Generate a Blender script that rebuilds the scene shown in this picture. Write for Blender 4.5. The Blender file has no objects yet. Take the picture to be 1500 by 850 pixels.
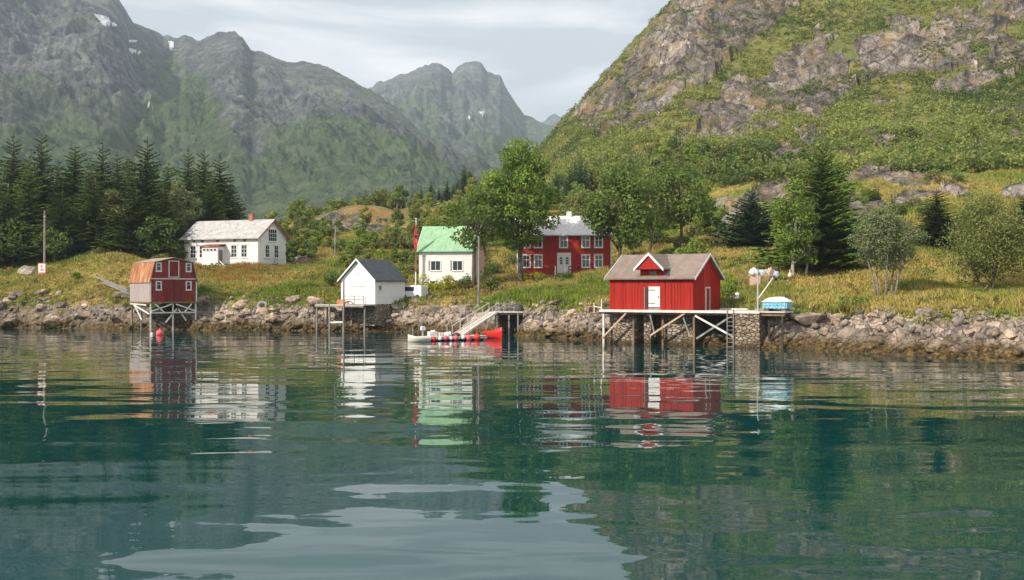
import bpy, bmesh, math, random
import numpy as np
from mathutils import Vector, Matrix

R = math.radians
sc = bpy.context.scene
COL = sc.collection

# ------------------------------------------------------------------ camera, sky, sun, exposure
CAM_H, FPX = 5.0, 1600.0
cd = bpy.data.cameras.new('camera')
cam = bpy.data.objects.new('camera', cd); COL.objects.link(cam)
cam.location = (0, 0, CAM_H); cam.rotation_euler = (R(90), 0, 0)
cd.sensor_width = 36; cd.lens = 36 * FPX / 1500
cd.clip_start = 0.5; cd.clip_end = 30000
sc.camera = cam

SUN_AZ = Vector((-0.79, -0.61)).normalized(); SUN_EL = R(36)
to_sun = Vector((SUN_AZ.x * math.cos(SUN_EL), SUN_AZ.y * math.cos(SUN_EL), math.sin(SUN_EL)))
world = bpy.data.worlds.new('World'); sc.world = world; world.use_nodes = True
wn, wl = world.node_tree.nodes, world.node_tree.links
wn.clear()
wo = wn.new('ShaderNodeOutputWorld'); bg = wn.new('ShaderNodeBackground'); bg.inputs[1].default_value = 0.135
sky = wn.new('ShaderNodeTexSky'); sky.sky_type = 'NISHITA'; sky.sun_disc = False
sky.sun_elevation = SUN_EL; sky.sun_rotation = math.atan2(SUN_AZ.x, SUN_AZ.y)
tcw = wn.new('ShaderNodeTexCoord'); mpw = wn.new('ShaderNodeMapping'); mpw.inputs['Scale'].default_value = (2.2, 2.2, 9.0)
nzw = wn.new('ShaderNodeTexNoise'); nzw.inputs['Scale'].default_value = 1.7; nzw.inputs['Detail'].default_value = 5; nzw.inputs['Roughness'].default_value = 0.5
nzw.inputs['Distortion'].default_value = 0.5
crw = wn.new('ShaderNodeValToRGB')
crw.color_ramp.elements[0].position = 0.42; crw.color_ramp.elements[0].color = (0.49, 0.515, 0.54, 1)
crw.color_ramp.elements[1].position = 0.60; crw.color_ramp.elements[1].color = (0.93, 0.91, 0.89, 1)
sclw = wn.new('ShaderNodeVectorMath'); sclw.operation = 'SCALE'; sclw.inputs[3].default_value = 9.3
mxw = wn.new('ShaderNodeMixRGB'); mxw.inputs[0].default_value = 0.93
wl.new(tcw.outputs['Generated'], mpw.inputs[0]); wl.new(mpw.outputs[0], nzw.inputs['Vector'])
wl.new(nzw.outputs['Fac'], crw.inputs[0]); wl.new(crw.outputs[0], sclw.inputs[0])
wl.new(sky.outputs[0], mxw.inputs[1]); wl.new(sclw.outputs[0], mxw.inputs[2])
wl.new(mxw.outputs[0], bg.inputs[0]); wl.new(bg.outputs[0], wo.inputs[0])

sd = bpy.data.lights.new('sun', 'SUN'); sd.energy = 4.3; sd.angle = R(1.0); sd.color = (1.0, 0.92, 0.79)
so = bpy.data.objects.new('sun', sd); COL.objects.link(so)
so.rotation_euler = (-to_sun).to_track_quat('-Z', 'Y').to_euler(); so.location = (-60, -60, 80)

sc.view_settings.view_transform = 'Standard'; sc.view_settings.look = 'None'
sc.view_settings.exposure = 0.30; sc.view_settings.gamma = 1.0; sc.view_settings.use_curve_mapping = False
sc.render.engine = 'CYCLES'
cy = sc.cycles
cy.use_denoising = True; cy.max_bounces = 6; cy.diffuse_bounces = 2; cy.glossy_bounces = 3
cy.transmission_bounces = 3; cy.volume_bounces = 0; cy.caustics_reflective = False; cy.caustics_refractive = False
cy.sample_clamp_indirect = 6

# ------------------------------------------------------------------ helpers
def tag(o, label=None, cat=None, group=None, kind=None):
    if label: o['label'] = label
    if cat: o['category'] = cat
    if group: o['group'] = group
    if kind: o['kind'] = kind
    return o

def P(px, py, d):
    return Vector(((px - 750) / FPX * d, d, CAM_H + (425 - py) / FPX * d))

def link_mesh(name, me, parent=None, loc=(0, 0, 0), rot=(0, 0, 0)):
    o = bpy.data.objects.new(name, me); COL.objects.link(o)
    o.location = loc; o.rotation_euler = rot
    if parent: o.parent = parent
    return o

def empty(name, loc=(0, 0, 0), rz=0.0):
    o = bpy.data.objects.new(name, None); COL.objects.link(o)
    o.location = loc; o.rotation_euler = (0, 0, rz); o.empty_display_size = 0.3
    return o

def np_mesh(name, v, f, mats, attrs=None, midx=None, smooth=False):
    """v (n,3), f (m,k) all faces with k corners; attrs {name: (n,) or (n,3)}"""
    v = np.asarray(v, np.float32); f = np.asarray(f, np.int32); k = f.shape[1]
    me = bpy.data.meshes.new(name)
    me.vertices.add(len(v)); me.vertices.foreach_set('co', v.ravel())
    me.loops.add(f.size); me.loops.foreach_set('vertex_index', f.ravel())
    me.polygons.add(len(f)); me.polygons.foreach_set('loop_start', np.arange(0, f.size, k, dtype=np.int32))
    me.polygons.foreach_set('loop_total', np.full(len(f), k, np.int32))
    if smooth: me.polygons.foreach_set('use_smooth', np.ones(len(f), bool))
    for m in (mats if isinstance(mats, (list, tuple)) else [mats]): me.materials.append(m)
    if midx is not None: me.polygons.foreach_set('material_index', np.asarray(midx, np.int32))
    for an, a in (attrs or {}).items():
        a = np.asarray(a, np.float32)
        if a.ndim == 1:
            at = me.attributes.new(an, 'FLOAT', 'POINT'); at.data.foreach_set('value', a)
        else:
            at = me.attributes.new(an, 'FLOAT_VECTOR', 'POINT'); at.data.foreach_set('vector', a.ravel())
    me.update(calc_edges=True); me.validate()
    return me

class MB:
    def __init__(s): s.v = []; s.f = []
    def add(s, vs, fs):
        b = len(s.v); s.v += [tuple(p) for p in vs]; s.f += [tuple(i + b for i in q) for q in fs]; return s
    def box(s, x0, x1, y0, y1, z0, z1):
        return s.add([(x0, y0, z0), (x1, y0, z0), (x1, y1, z0), (x0, y1, z0), (x0, y0, z1), (x1, y0, z1), (x1, y1, z1), (x0, y1, z1)],
                     [(0, 3, 2, 1), (4, 5, 6, 7), (0, 1, 5, 4), (1, 2, 6, 5), (2, 3, 7, 6), (3, 0, 4, 7)])
    def beam(s, p, q, w, h=None):
        h = h or w; p = Vector(p); q = Vector(q); d = (q - p).normalized()
        up = Vector((0, 0, 1)) if abs(d.z) < 0.9 else Vector((0, 1, 0))
        a = d.cross(up).normalized() * w / 2; b = a.cross(d).normalized() * h / 2
        return s.add([p - a - b, p + a - b, p + a + b, p - a + b, q - a - b, q + a - b, q + a + b, q - a + b],
                     [(0, 3, 2, 1), (4, 5, 6, 7), (0, 1, 5, 4), (1, 2, 6, 5), (2, 3, 7, 6), (3, 0, 4, 7)])
    def prism(s, poly, axis, s0, s1):
        def m(u, v, w): return {'x': (w, u, v), 'y': (u, w, v), 'z': (u, v, w)}[axis]
        n = len(poly)
        vs = [m(u, v, s0) for u, v in poly] + [m(u, v, s1) for u, v in poly]
        return s.add(vs, [tuple(range(n)), tuple(range(2 * n - 1, n - 1, -1))] + [(i, (i + 1) % n, n + (i + 1) % n, n + i) for i in range(n)])
    def tube(s, pts, rad, n=8, cap=True):
        pts = [Vector(p) for p in pts]; b = len(s.v); rings = []
        if not isinstance(rad, (list, tuple)): rad = [rad] * len(pts)
        for i, p in enumerate(pts):
            d = (pts[min(i + 1, len(pts) - 1)] - pts[max(i - 1, 0)]).normalized()
            up = Vector((0, 0, 1)) if abs(d.z) < 0.9 else Vector((1, 0, 0))
            a = d.cross(up).normalized(); c = a.cross(d)
            for j in range(n):
                t = 2 * math.pi * j / n
                s.v.append(tuple(p + (a * math.cos(t) + c * math.sin(t)) * rad[i]))
        for i in range(len(pts) - 1):
            for j in range(n):
                s.f.append((b + i * n + j, b + i * n + (j + 1) % n, b + (i + 1) * n + (j + 1) % n, b + (i + 1) * n + j))
        if cap:
            s.f.append(tuple(b + j for j in range(n))); s.f.append(tuple(b + (len(pts) - 1) * n + j for j in reversed(range(n))))
        return s
    def lathe(s, prof, c=(0, 0, 0), n=16):
        b = len(s.v)
        for r, z in prof:
            for j in range(n):
                t = 2 * math.pi * j / n; s.v.append((c[0] + r * math.cos(t), c[1] + r * math.sin(t), c[2] + z))
        for i in range(len(prof) - 1):
            for j in range(n): s.f.append((b + i * n + j, b + i * n + (j + 1) % n, b + (i + 1) * n + (j + 1) % n, b + (i + 1) * n + j))
        s.f.append(tuple(b + j for j in reversed(range(n)))); s.f.append(tuple(b + (len(prof) - 1) * n + j for j in range(n)))
        return s
    def build(s, name, m, parent=None, loc=(0, 0, 0), rot=(0, 0, 0), smooth=False, bevel=0):
        me = bpy.data.meshes.new(name); me.from_pydata(s.v, [], s.f); me.update()
        bm = bmesh.new(); bm.from_mesh(me)
        bmesh.ops.recalc_face_normals(bm, faces=bm.faces[:])
        if bevel: bmesh.ops.bevel(bm, geom=bm.edges[:], offset=bevel, segments=2, affect='EDGES', clamp_overlap=True)
        for f in bm.faces: f.smooth = smooth
        bm.to_mesh(me); bm.free(); me.materials.append(m)
        return link_mesh(name, me, parent, loc, rot)

def copy_tree(o, parent=None):
    c = o.copy(); COL.objects.link(c); c.parent = parent
    for ch in list(o.children): copy_tree(ch, c)
    return c

# value noise
def _h(ix, iy, s):
    n = (ix.astype(np.int64) * 374761393 + iy.astype(np.int64) * 668265263 + s * 1274126177) & 0xffffffff
    n = ((n ^ (n >> 13)) * 1274126177) & 0xffffffff
    return ((n ^ (n >> 16)) & 0xffff) / 65535.0
def vn(x, y, s=0):
    x = np.asarray(x, float); y = np.asarray(y, float)
    ix = np.floor(x); iy = np.floor(y); fx = x - ix; fy = y - iy
    fx = fx * fx * fx * (fx * (fx * 6 - 15) + 10); fy = fy * fy * fy * (fy * (fy * 6 - 15) + 10)
    a = _h(ix, iy, s); b = _h(ix + 1, iy, s); c = _h(ix, iy + 1, s); d = _h(ix + 1, iy + 1, s)
    return (a + (b - a) * fx) * (1 - fy) + (c + (d - c) * fx) * fy
def fbm(x, y, o=4, s=0, g=0.5):
    t = 0; a = 1; n = 0
    for i in range(o):
        t = t + a * vn(x * 2 ** i + 17.3 * i, y * 2 ** i - 9.1 * i, s + i); n += a; a *= g
    return t / n * 2 - 1
def ridged(x, y, o=4, s=0, g=0.55):
    t = 0; a = 1; n = 0
    for i in range(o):
        t = t + a * (1 - np.abs(2 * vn(x * 2.03 ** i + 5.7 * i, y * 2.03 ** i + 3.3 * i, s + i) - 1)); n += a; a *= g
    return t / n
def sstep(a, b, x):
    t = np.clip((x - a) / (b - a), 0, 1); return t * t * (3 - 2 * t)
def inpoly(px, py, poly):
    r = np.zeros(np.shape(px), bool); n = len(poly)
    for i in range(n):
        x0, y0 = poly[i]; x1, y1 = poly[(i + 1) % n]
        if y0 == y1: continue
        c = ((y0 > py) != (y1 > py)) & (px < (x1 - x0) * (py - y0) / (y1 - y0) + x0)
        r ^= c
    return r

# ------------------------------------------------------------------ materials
def new_mat(name):
    m = bpy.data.materials.new(name); m.use_nodes = True
    nt = m.node_tree; b = nt.nodes['Principled BSDF']
    return m, nt, nt.nodes, nt.links, b
def N(nt, t, **kw):
    n = nt.nodes.new('ShaderNode' + t)
    for k, v in kw.items():
        if k.startswith('_'): n.inputs[k[1:].replace('_', ' ')].default_value = v
        else: setattr(n, k, v)
    return n
def ramp(nt, pts, fac):
    r = nt.nodes.new('ShaderNodeValToRGB'); e = r.color_ramp.elements
    while len(e) < len(pts): e.new(0.5)
    for i, (p, c) in enumerate(pts):
        e[i].position = p; e[i].color = (*c, 1) if len(c) == 3 else c
    nt.links.new(fac, r.inputs[0]); return r.outputs[0]
def mix(nt, fac, a, b, bt='MIX'):
    n = nt.nodes.new('ShaderNodeMixRGB'); n.blend_type = bt
    for i, x in enumerate((fac, a, b)):
        if hasattr(x, 'links') or hasattr(x, 'is_linked'): nt.links.new(x, n.inputs[i])
        elif isinstance(x, (int, float)): n.inputs[i].default_value = x if i == 0 else (x, x, x, 1)
        else: n.inputs[i].default_value = (*x, 1)
    return n.outputs[0]
def math_(nt, op, a, b=0.0, c=None):
    n = nt.nodes.new('ShaderNodeMath'); n.operation = op
    for i, x in enumerate((a, b) if c is None else (a, b, c)):
        if isinstance(x, (int, float)): n.inputs[i].default_value = x
        else: nt.links.new(x, n.inputs[i])
    return n.outputs[0]
def noise(nt, vec, scale, detail=4, rough=0.55, dist=0.0):
    n = N(nt, 'TexNoise'); n.inputs['Scale'].default_value = scale; n.inputs['Detail'].default_value = detail
    n.inputs['Roughness'].default_value = rough; n.inputs['Distortion'].default_value = dist
    if vec is not None: nt.links.new(vec, n.inputs['Vector'])
    return n.outputs['Fac']
def mapping(nt, vec, scale=(1, 1, 1), rot=(0, 0, 0)):
    n = N(nt, 'Mapping'); n.inputs['Scale'].default_value = scale; n.inputs['Rotation'].default_value = rot
    nt.links.new(vec, n.inputs['Vector']); return n.outputs[0]
def bump(nt, h, strength, dist, b):
    n = N(nt, 'Bump'); n.inputs['Strength'].default_value = strength; n.inputs['Distance'].default_value = dist
    nt.links.new(h, n.inputs['Height']); nt.links.new(n.outputs[0], b.inputs['Normal'])

def simple(name, c0, c1=None, rough=0.7, scale=1.5, stretch=(1, 1, 1), bmp=0.0, detail=5, spec=0.3, metal=0.0, worn=None, worn_at=0.62):
    """two-tone procedural paint/wood/metal; worn = colour that shows through in patches"""
    m, nt, n, l, b = new_mat(name)
    tc = N(nt, 'TexCoord').outputs['Object']; v = mapping(nt, tc, stretch)
    f = noise(nt, v, scale, detail)
    c = ramp(nt, [(0.3, c0), (0.7, c1 or c0)], f)
    if worn:
        g = noise(nt, v, scale * 2.3, 7, 0.65)
        c = mix(nt, ramp(nt, [(worn_at - 0.06, (0, 0, 0)), (worn_at + 0.06, (1, 1, 1))], g), c, worn)
    l.new(c, b.inputs['Base Color']); b.inputs['Roughness'].default_value = rough
    b.inputs['Specular IOR Level'].default_value = spec; b.inputs['Metallic'].default_value = metal
    if bmp: bump(nt, noise(nt, v, scale * 6, 4), bmp, 0.03, b)
    return m

def clapboard(name, c0, c1, pitch=0.16, worn=None, worn_at=0.66, vertical=False, spec=0.2):
    m, nt, n, l, b = new_mat(name)
    tc = N(nt, 'TexCoord').outputs['Object']; s = N(nt, 'SeparateXYZ'); l.new(tc, s.inputs[0])
    q = math_(nt, 'ADD', s.outputs[0], s.outputs[1]) if vertical else s.outputs[2]
    fr = math_(nt, 'FRACT', math_(nt, 'DIVIDE', q, pitch)); bid = math_(nt, 'FLOOR', math_(nt, 'DIVIDE', q, pitch))
    wn_ = N(nt, 'TexWhiteNoise', noise_dimensions='1D'); l.new(bid, wn_.inputs['W'])
    st = (3, 3, 0.5) if vertical else (0.6, 0.6, 3)
    f = noise(nt, mapping(nt, tc, st), 1.5, 5)
    f2 = math_(nt, 'ADD', math_(nt, 'MULTIPLY', f, 0.75), math_(nt, 'MULTIPLY', wn_.outputs['Value'], 0.25))
    c = ramp(nt, [(0.3, c0), (0.7, c1)], f2)
    if worn:
        g = noise(nt, mapping(nt, tc, st), 2.6, 7, 0.7)
        c = mix(nt, ramp(nt, [(worn_at - 0.07, (0, 0, 0)), (worn_at + 0.07, (1, 1, 1))], g), c, worn)
    l.new(c, b.inputs['Base Color']); b.inputs['Roughness'].default_value = 0.7
    b.inputs['Specular IOR Level'].default_value = spec
    bump(nt, fr, 0.6, 0.02, b)
    return m

def rock_color(nt, pos):
    """lichen-spotted pinkish grey rock with a weed-brown tidal belt near z = 0; returns colour, height"""
    big = noise(nt, pos, 0.35, 5, 0.6); fine = noise(nt, pos, 2.4, 6, 0.65)
    c = ramp(nt, [(0.30, (0.11, 0.095, 0.08)), (0.43, (0.265, 0.228, 0.192)), (0.55, (0.395, 0.335, 0.28)), (0.72, (0.54, 0.48, 0.42))],
             math_(nt, 'ADD', math_(nt, 'MULTIPLY', big, 0.5), math_(nt, 'MULTIPLY', fine, 0.5)))
    wz = N(nt, 'TexNoise'); wz.inputs['Scale'].default_value = 0.9; wz.inputs['Detail'].default_value = 4; nt.links.new(pos, wz.inputs['Vector'])
    ws = N(nt, 'VectorMath', operation='SCALE'); ws.inputs[3].default_value = 2.2; nt.links.new(wz.outputs['Color'], ws.inputs[0])
    wp = N(nt, 'VectorMath', operation='ADD'); nt.links.new(pos, wp.inputs[0]); nt.links.new(ws.outputs[0], wp.inputs[1]); wv = mapping(nt, wp.outputs[0], (0.8, 0.8, 1.25), (0, R(18), 0)); crack = None
    for sc_, lo, hi in ((0.3, (0.74, 0.72, 0.71), (1.2, 1.14, 1.08)), (0.95, (0.72, 0.71, 0.71), (1.2, 1.16, 1.1))):
        ve = N(nt, 'TexVoronoi', feature='DISTANCE_TO_EDGE'); ve.inputs['Scale'].default_value = sc_; nt.links.new(wv, ve.inputs['Vector'])
        vc = N(nt, 'TexVoronoi'); vc.inputs['Scale'].default_value = sc_; nt.links.new(wv, vc.inputs['Vector']); sp = N(nt, 'SeparateColor'); nt.links.new(vc.outputs['Color'], sp.inputs[0])
        c = mix(nt, 1.0, c, ramp(nt, [(0.0, lo), (1.0, hi)], sp.outputs[0]), 'MULTIPLY')
        crack = ramp(nt, [(0.0, (0, 0, 0)), (0.07, (1, 1, 1))], ve.outputs['Distance'])
        c = mix(nt, crack, mix(nt, 0.5, c, (0.04, 0.033, 0.027)), c)
    return c, fine, crack

def shore_rock(nt, pos, z):
    c, fine, crack = rock_color(nt, pos)
    w = noise(nt, pos, 0.9, 4); zz = math_(nt, 'ADD', z, math_(nt, 'ADD', math_(nt, 'MULTIPLY', math_(nt, 'SUBTRACT', w, 0.5), 1.6), math_(nt, 'MULTIPLY', math_(nt, 'SUBTRACT', noise(nt, pos, 3.5, 5, 0.7), 0.5), 1.4)))
    weed = ramp(nt, [(0.35, (0.022, 0.017, 0.008)), (0.5, (0.085, 0.055, 0.018)), (0.62, (0.165, 0.105, 0.036)), (0.72, (0.23, 0.16, 0.075))], noise(nt, pos, 3.0, 5))
    fac = ramp(nt, [(0.22, (1, 1, 1)), (0.62, (0, 0, 0))], math_(nt, 'MULTIPLY', zz, 0.4))
    c = mix(nt, fac, c, weed)
    return c, fine, crack

def mat_rock(name, tintc=(1, 1, 1)):
    m, nt, n, l, b = new_mat(name)
    g = N(nt, 'NewGeometry'); s = N(nt, 'SeparateXYZ'); l.new(g.outputs['Position'], s.inputs[0])
    c, fine, crack = shore_rock(nt, g.outputs['Position'], s.outputs[2])
    oi = N(nt, 'ObjectInfo')
    br = math_(nt, 'ADD', math_(nt, 'MULTIPLY', oi.outputs['Random'], 0.45), 0.8)
    cc = N(nt, 'CombineColor'); [l.new(br, cc.inputs[i]) for i in range(3)]
    c = mix(nt, 1.0, c, cc.outputs[0], 'MULTIPLY')
    wr = N(nt, 'TexWhiteNoise', noise_dimensions='1D'); l.new(oi.outputs['Random'], wr.inputs['W'])
    c = mix(nt, 1.0, c, ramp(nt, [(0.0, (1.12, 0.98, 0.9)), (0.5, (1, 1, 1)), (1.0, (0.88, 0.95, 1.02))], wr.outputs['Value']), 'MULTIPLY')
    l.new(c, b.inputs['Base Color']); b.inputs['Roughness'].default_value = 0.85; b.inputs['Specular IOR Level'].default_value = 0.25
    bump(nt, fine, 0.7, 0.12, b)
    return m

def mat_leaf(name, dark, light, hue=(0.5, 0.5), trans=0.25, rnd=0.35):
    m, nt, n, l, b = new_mat(name)
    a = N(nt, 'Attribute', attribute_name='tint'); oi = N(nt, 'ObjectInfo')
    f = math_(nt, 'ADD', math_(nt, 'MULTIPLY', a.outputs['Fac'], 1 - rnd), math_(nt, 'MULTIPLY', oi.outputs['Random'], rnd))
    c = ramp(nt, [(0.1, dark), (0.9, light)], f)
    l.new(c, b.inputs['Base Color']); b.inputs['Roughness'].default_value = 0.65; b.inputs['Specular IOR Level'].default_value = 0.2
    t = N(nt, 'BsdfTranslucent'); l.new(c, t.inputs[0])
    ms = N(nt, 'MixShader'); ms.inputs[0].default_value = trans
    l.new(b.outputs[0], ms.inputs[1]); l.new(t.outputs[0], ms.inputs[2]); l.new(ms.outputs[0], n['Material Output'].inputs[0])
    return m

M = {}
M['white'] = clapboard('white_clapboard', (0.74, 0.74, 0.72), (0.82, 0.82, 0.80), 0.17, (0.58, 0.56, 0.52), 0.74)
M['white_old'] = clapboard('weathered_white_clapboard', (0.70, 0.69, 0.66), (0.82, 0.81, 0.78), 0.15, (0.50, 0.47, 0.43), 0.68)
M['whitepaint'] = simple('white_paint', (0.74, 0.74, 0.72), (0.83, 0.83, 0.81), 0.5, 1.2)
M['whitewood'] = simple('sun_bleached_white_timber', (0.52, 0.49, 0.45), (0.74, 0.71, 0.67), 0.8, 1.4, (1, 1, 1), 0.2, worn=(0.34, 0.31, 0.28), worn_at=0.64)
M['whitedoor'] = clapboard('white_door_boards', (0.66, 0.65, 0.62), (0.82, 0.81, 0.79), 0.16, (0.5, 0.47, 0.43), 0.7, vertical=True)
M['red'] = clapboard('bright_red_boards', (0.29, 0.016, 0.010), (0.46, 0.030, 0.018), 0.3, (0.26, 0.04, 0.028), 0.58, vertical=True, spec=0.12)
M['redhouse'] = clapboard('falu_red_clapboard', (0.33, 0.028, 0.018), (0.45, 0.044, 0.027), 0.16, (0.30, 0.05, 0.032), 0.6, spec=0.1)
M['redold'] = clapboard('faded_red_boards', (0.16, 0.022, 0.016), (0.27, 0.035, 0.024), 0.2, (0.33, 0.22, 0.18), 0.62, vertical=True)
M['reddoor'] = simple('dark_red_door', (0.12, 0.014, 0.012), (0.2, 0.022, 0.018), 0.7, 1.5, (3, 3, .5), worn=(0.24, 0.11, 0.09), worn_at=0.66)
M['redrail'] = simple('dark_red_railing', (0.2, 0.018, 0.014), (0.28, 0.026, 0.02), 0.6)
M['greywood'] = simple('weathered_grey_timber', (0.15, 0.135, 0.12), (0.32, 0.295, 0.265), 0.85, 1.2, (2, 2, 0.6), 0.3, worn=(0.13, 0.11, 0.09), worn_at=0.66)
M['greyboards'] = clapboard('grey_bare_boards', (0.30, 0.26, 0.24), (0.46, 0.41, 0.385), 0.2, (0.34, 0.20, 0.17), 0.56, vertical=True)
M['brownwood'] = simple('brown_timber', (0.14, 0.085, 0.05), (0.27, 0.18, 0.11), 0.85, 1.5, (2, 2, .6), 0.3)
M['planks'] = simple('pale_deck_planks', (0.46, 0.42, 0.37), (0.66, 0.61, 0.55), 0.85, 2.0, (0.7, 4, 1), 0.3, worn=(0.30, 0.27, 0.23), worn_at=0.64)
M['darkwood'] = simple('tarred_timber_and_shade', (0.025, 0.022, 0.02), (0.06, 0.05, 0.042), 0.8, 1.5)
M['glass'] = simple('window_glass', (0.012, 0.016, 0.018), (0.03, 0.036, 0.04), 0.08, 0.8, spec=0.6)
M['curtain'] = simple('pale_curtain', (0.5, 0.5, 0.5), (0.62, 0.62, 0.62), 0.9, 2)
M['brick'] = simple('chimney_brick', (0.30, 0.11, 0.07), (0.42, 0.2, 0.14), 0.9, 4)
M['concrete'] = simple('grey_foundation', (0.20, 0.19, 0.18), (0.36, 0.34, 0.32), 0.9, 1.2, bmp=0.4)
M['redtrim'] = simple('red_brown_trim', (0.24, 0.06, 0.035), (0.33, 0.1, 0.06), 0.7)
M['metal'] = simple('galvanised_steel', (0.34, 0.36, 0.38), (0.48, 0.5, 0.52), 0.5, 2, spec=0.5, metal=0.2)
M['redboat'] = simple('red_boat_plastic', (0.52, 0.018, 0.014), (0.66, 0.03, 0.022), 0.35, 1)
M['cream'] = simple('cream_boat_hull', (0.62, 0.56, 0.46), (0.74, 0.68, 0.58), 0.4, 1)
M['buoypink'] = simple('faded_pink_red_buoy', (0.62, 0.08, 0.11), (0.72, 0.14, 0.17), 0.45, 3)
M['buoyred'] = simple('red_buoy', (0.58, 0.025, 0.03), (0.66, 0.05, 0.05), 0.4, 3)
M['buoywhite'] = simple('white_buoy', (0.62, 0.6, 0.56), (0.76, 0.74, 0.7), 0.45, 3)
M['rubber'] = simple('old_rubber', (0.03, 0.03, 0.03), (0.09, 0.085, 0.08), 0.8, 4)
M['blue'] = simple('light_blue_plastic', (0.12, 0.38, 0.56), (0.22, 0.50, 0.66), 0.5, 2, worn=(0.45, 0.62, 0.70), worn_at=0.6)
M['tarp'] = simple('white_tarpaulin', (0.62, 0.66, 0.64), (0.76, 0.78, 0.74), 0.6, 1.5)
M['bluetarp'] = simple('grey_blue_tarpaulin', (0.30, 0.38, 0.46), (0.52, 0.58, 0.64), 0.6, 2)
M['pinkwood'] = simple('raw_timber', (0.42, 0.28, 0.2), (0.56, 0.40, 0.30), 0.85, 2, (1, 1, 3))
M['signred'] = simple('sign_red', (0.52, 0.02, 0.03), (0.58, 0.03, 0.04), 0.5)
M['flagred'] = simple('faded_red_cloth', (0.46, 0.02, 0.03), (0.56, 0.04, 0.05), 0.8)
M['flagblue'] = simple('navy_cloth', (0.015, 0.02, 0.09), (0.02, 0.03, 0.12), 0.8)
M['orange'] = simple('orange_plastic', (0.5, 0.12, 0.03), (0.58, 0.22, 0.1), 0.5)

def roof_slate(name, c0, c1, c2, pitch=(0.5, 0.35), axis='x'):
    m, nt, n, l, b = new_mat(name)
    tc = N(nt, 'TexCoord').outputs['Object']
    br = N(nt, 'TexBrick'); br.inputs['Scale'].default_value = 1; br.inputs['Brick Width'].default_value = pitch[0]; br.inputs['Row Height'].default_value = pitch[1]
    br.inputs['Mortar Size'].default_value = 0.012; br.inputs['Color1'].default_value = (*c0, 1); br.inputs['Color2'].default_value = (*c1, 1); br.inputs['Mortar'].default_value = (*[x * 0.55 for x in c0], 1)
    s = N(nt, 'SeparateXYZ'); l.new(tc, s.inputs[0]); cv = N(nt, 'CombineXYZ')
    l.new(s.outputs[0 if axis == 'x' else 1], cv.inputs[0]); l.new(math_(nt, 'MULTIPLY', s.outputs[2], 1.6), cv.inputs[1])
    l.new(cv.outputs[0], br.inputs['Vector'])
    c = mix(nt, ramp(nt, [(0.42, (0, 0, 0)), (0.66, (1, 1, 1))], noise(nt, tc, 1.3, 6, 0.65)), br.outputs['Color'], c2)
    l.new(c, b.inputs['Base Color']); b.inputs['Roughness'].default_value = 0.75; b.inputs['Specular IOR Level'].default_value = 0.25
    bump(nt, br.outputs['Fac'], 0.5, -0.03, b)
    return m
M['slate'] = roof_slate('lichened_slate', (0.30, 0.30, 0.30), (0.44, 0.43, 0.42), (0.50, 0.48, 0.44))
M['slate_pale'] = roof_slate('pale_slate', (0.56, 0.55, 0.56), (0.72, 0.70, 0.70), (0.66, 0.64, 0.62))
M['dark_slate'] = roof_slate('dark_grey_roof', (0.055, 0.062, 0.075), (0.075, 0.085, 0.10), (0.085, 0.092, 0.105), (0.6, 0.4), 'y')
M['brownroof'] = roof_slate('grey_brown_roof', (0.19, 0.145, 0.12), (0.24, 0.185, 0.155), (0.255, 0.20, 0.165), (0.3, 5.0))
M['greenroof'] = roof_slate('pale_green_metal_roof', (0.22, 0.40, 0.22), (0.27, 0.46, 0.27), (0.33, 0.49, 0.32), (0.6, 6.0))

def mat_rust():
    m, nt, n, l, b = new_mat('rusted_corrugated_iron')
    tc = N(nt, 'TexCoord').outputs['Object']
    f = noise(nt, mapping(nt, tc, (1, 1.0, 0.35)), 1.1, 6, 0.6)
    g = noise(nt, mapping(nt, tc, (1, 3.5, 0.25)), 1.0, 4, 0.6)
    c = ramp(nt, [(0.36, (0.13, 0.055, 0.025)), (0.46, (0.33, 0.12, 0.038)), (0.54, (0.43, 0.19, 0.075)), (0.62, (0.42, 0.33, 0.25))],
             math_(nt, 'ADD', math_(nt, 'MULTIPLY', f, 0.55), math_(nt, 'MULTIPLY', g, 0.45)))
    l.new(c, b.inputs['Base Color']); b.inputs['Roughness'].default_value = 0.8
    s = N(nt, 'SeparateXYZ'); l.new(tc, s.inputs[0])
    bump(nt, math_(nt, 'SINE', math_(nt, 'MULTIPLY', s.outputs[1], 60)), 0.4, 0.02, b)
    return m
M['rust'] = mat_rust()
M['rusttop'] = simple('worn_brown_roof_felt', (0.24, 0.17, 0.12), (0.42, 0.33, 0.26), 0.85, 1.2, (1, 2, 1), worn=(0.30, 0.14, 0.07), worn_at=0.6)

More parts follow.
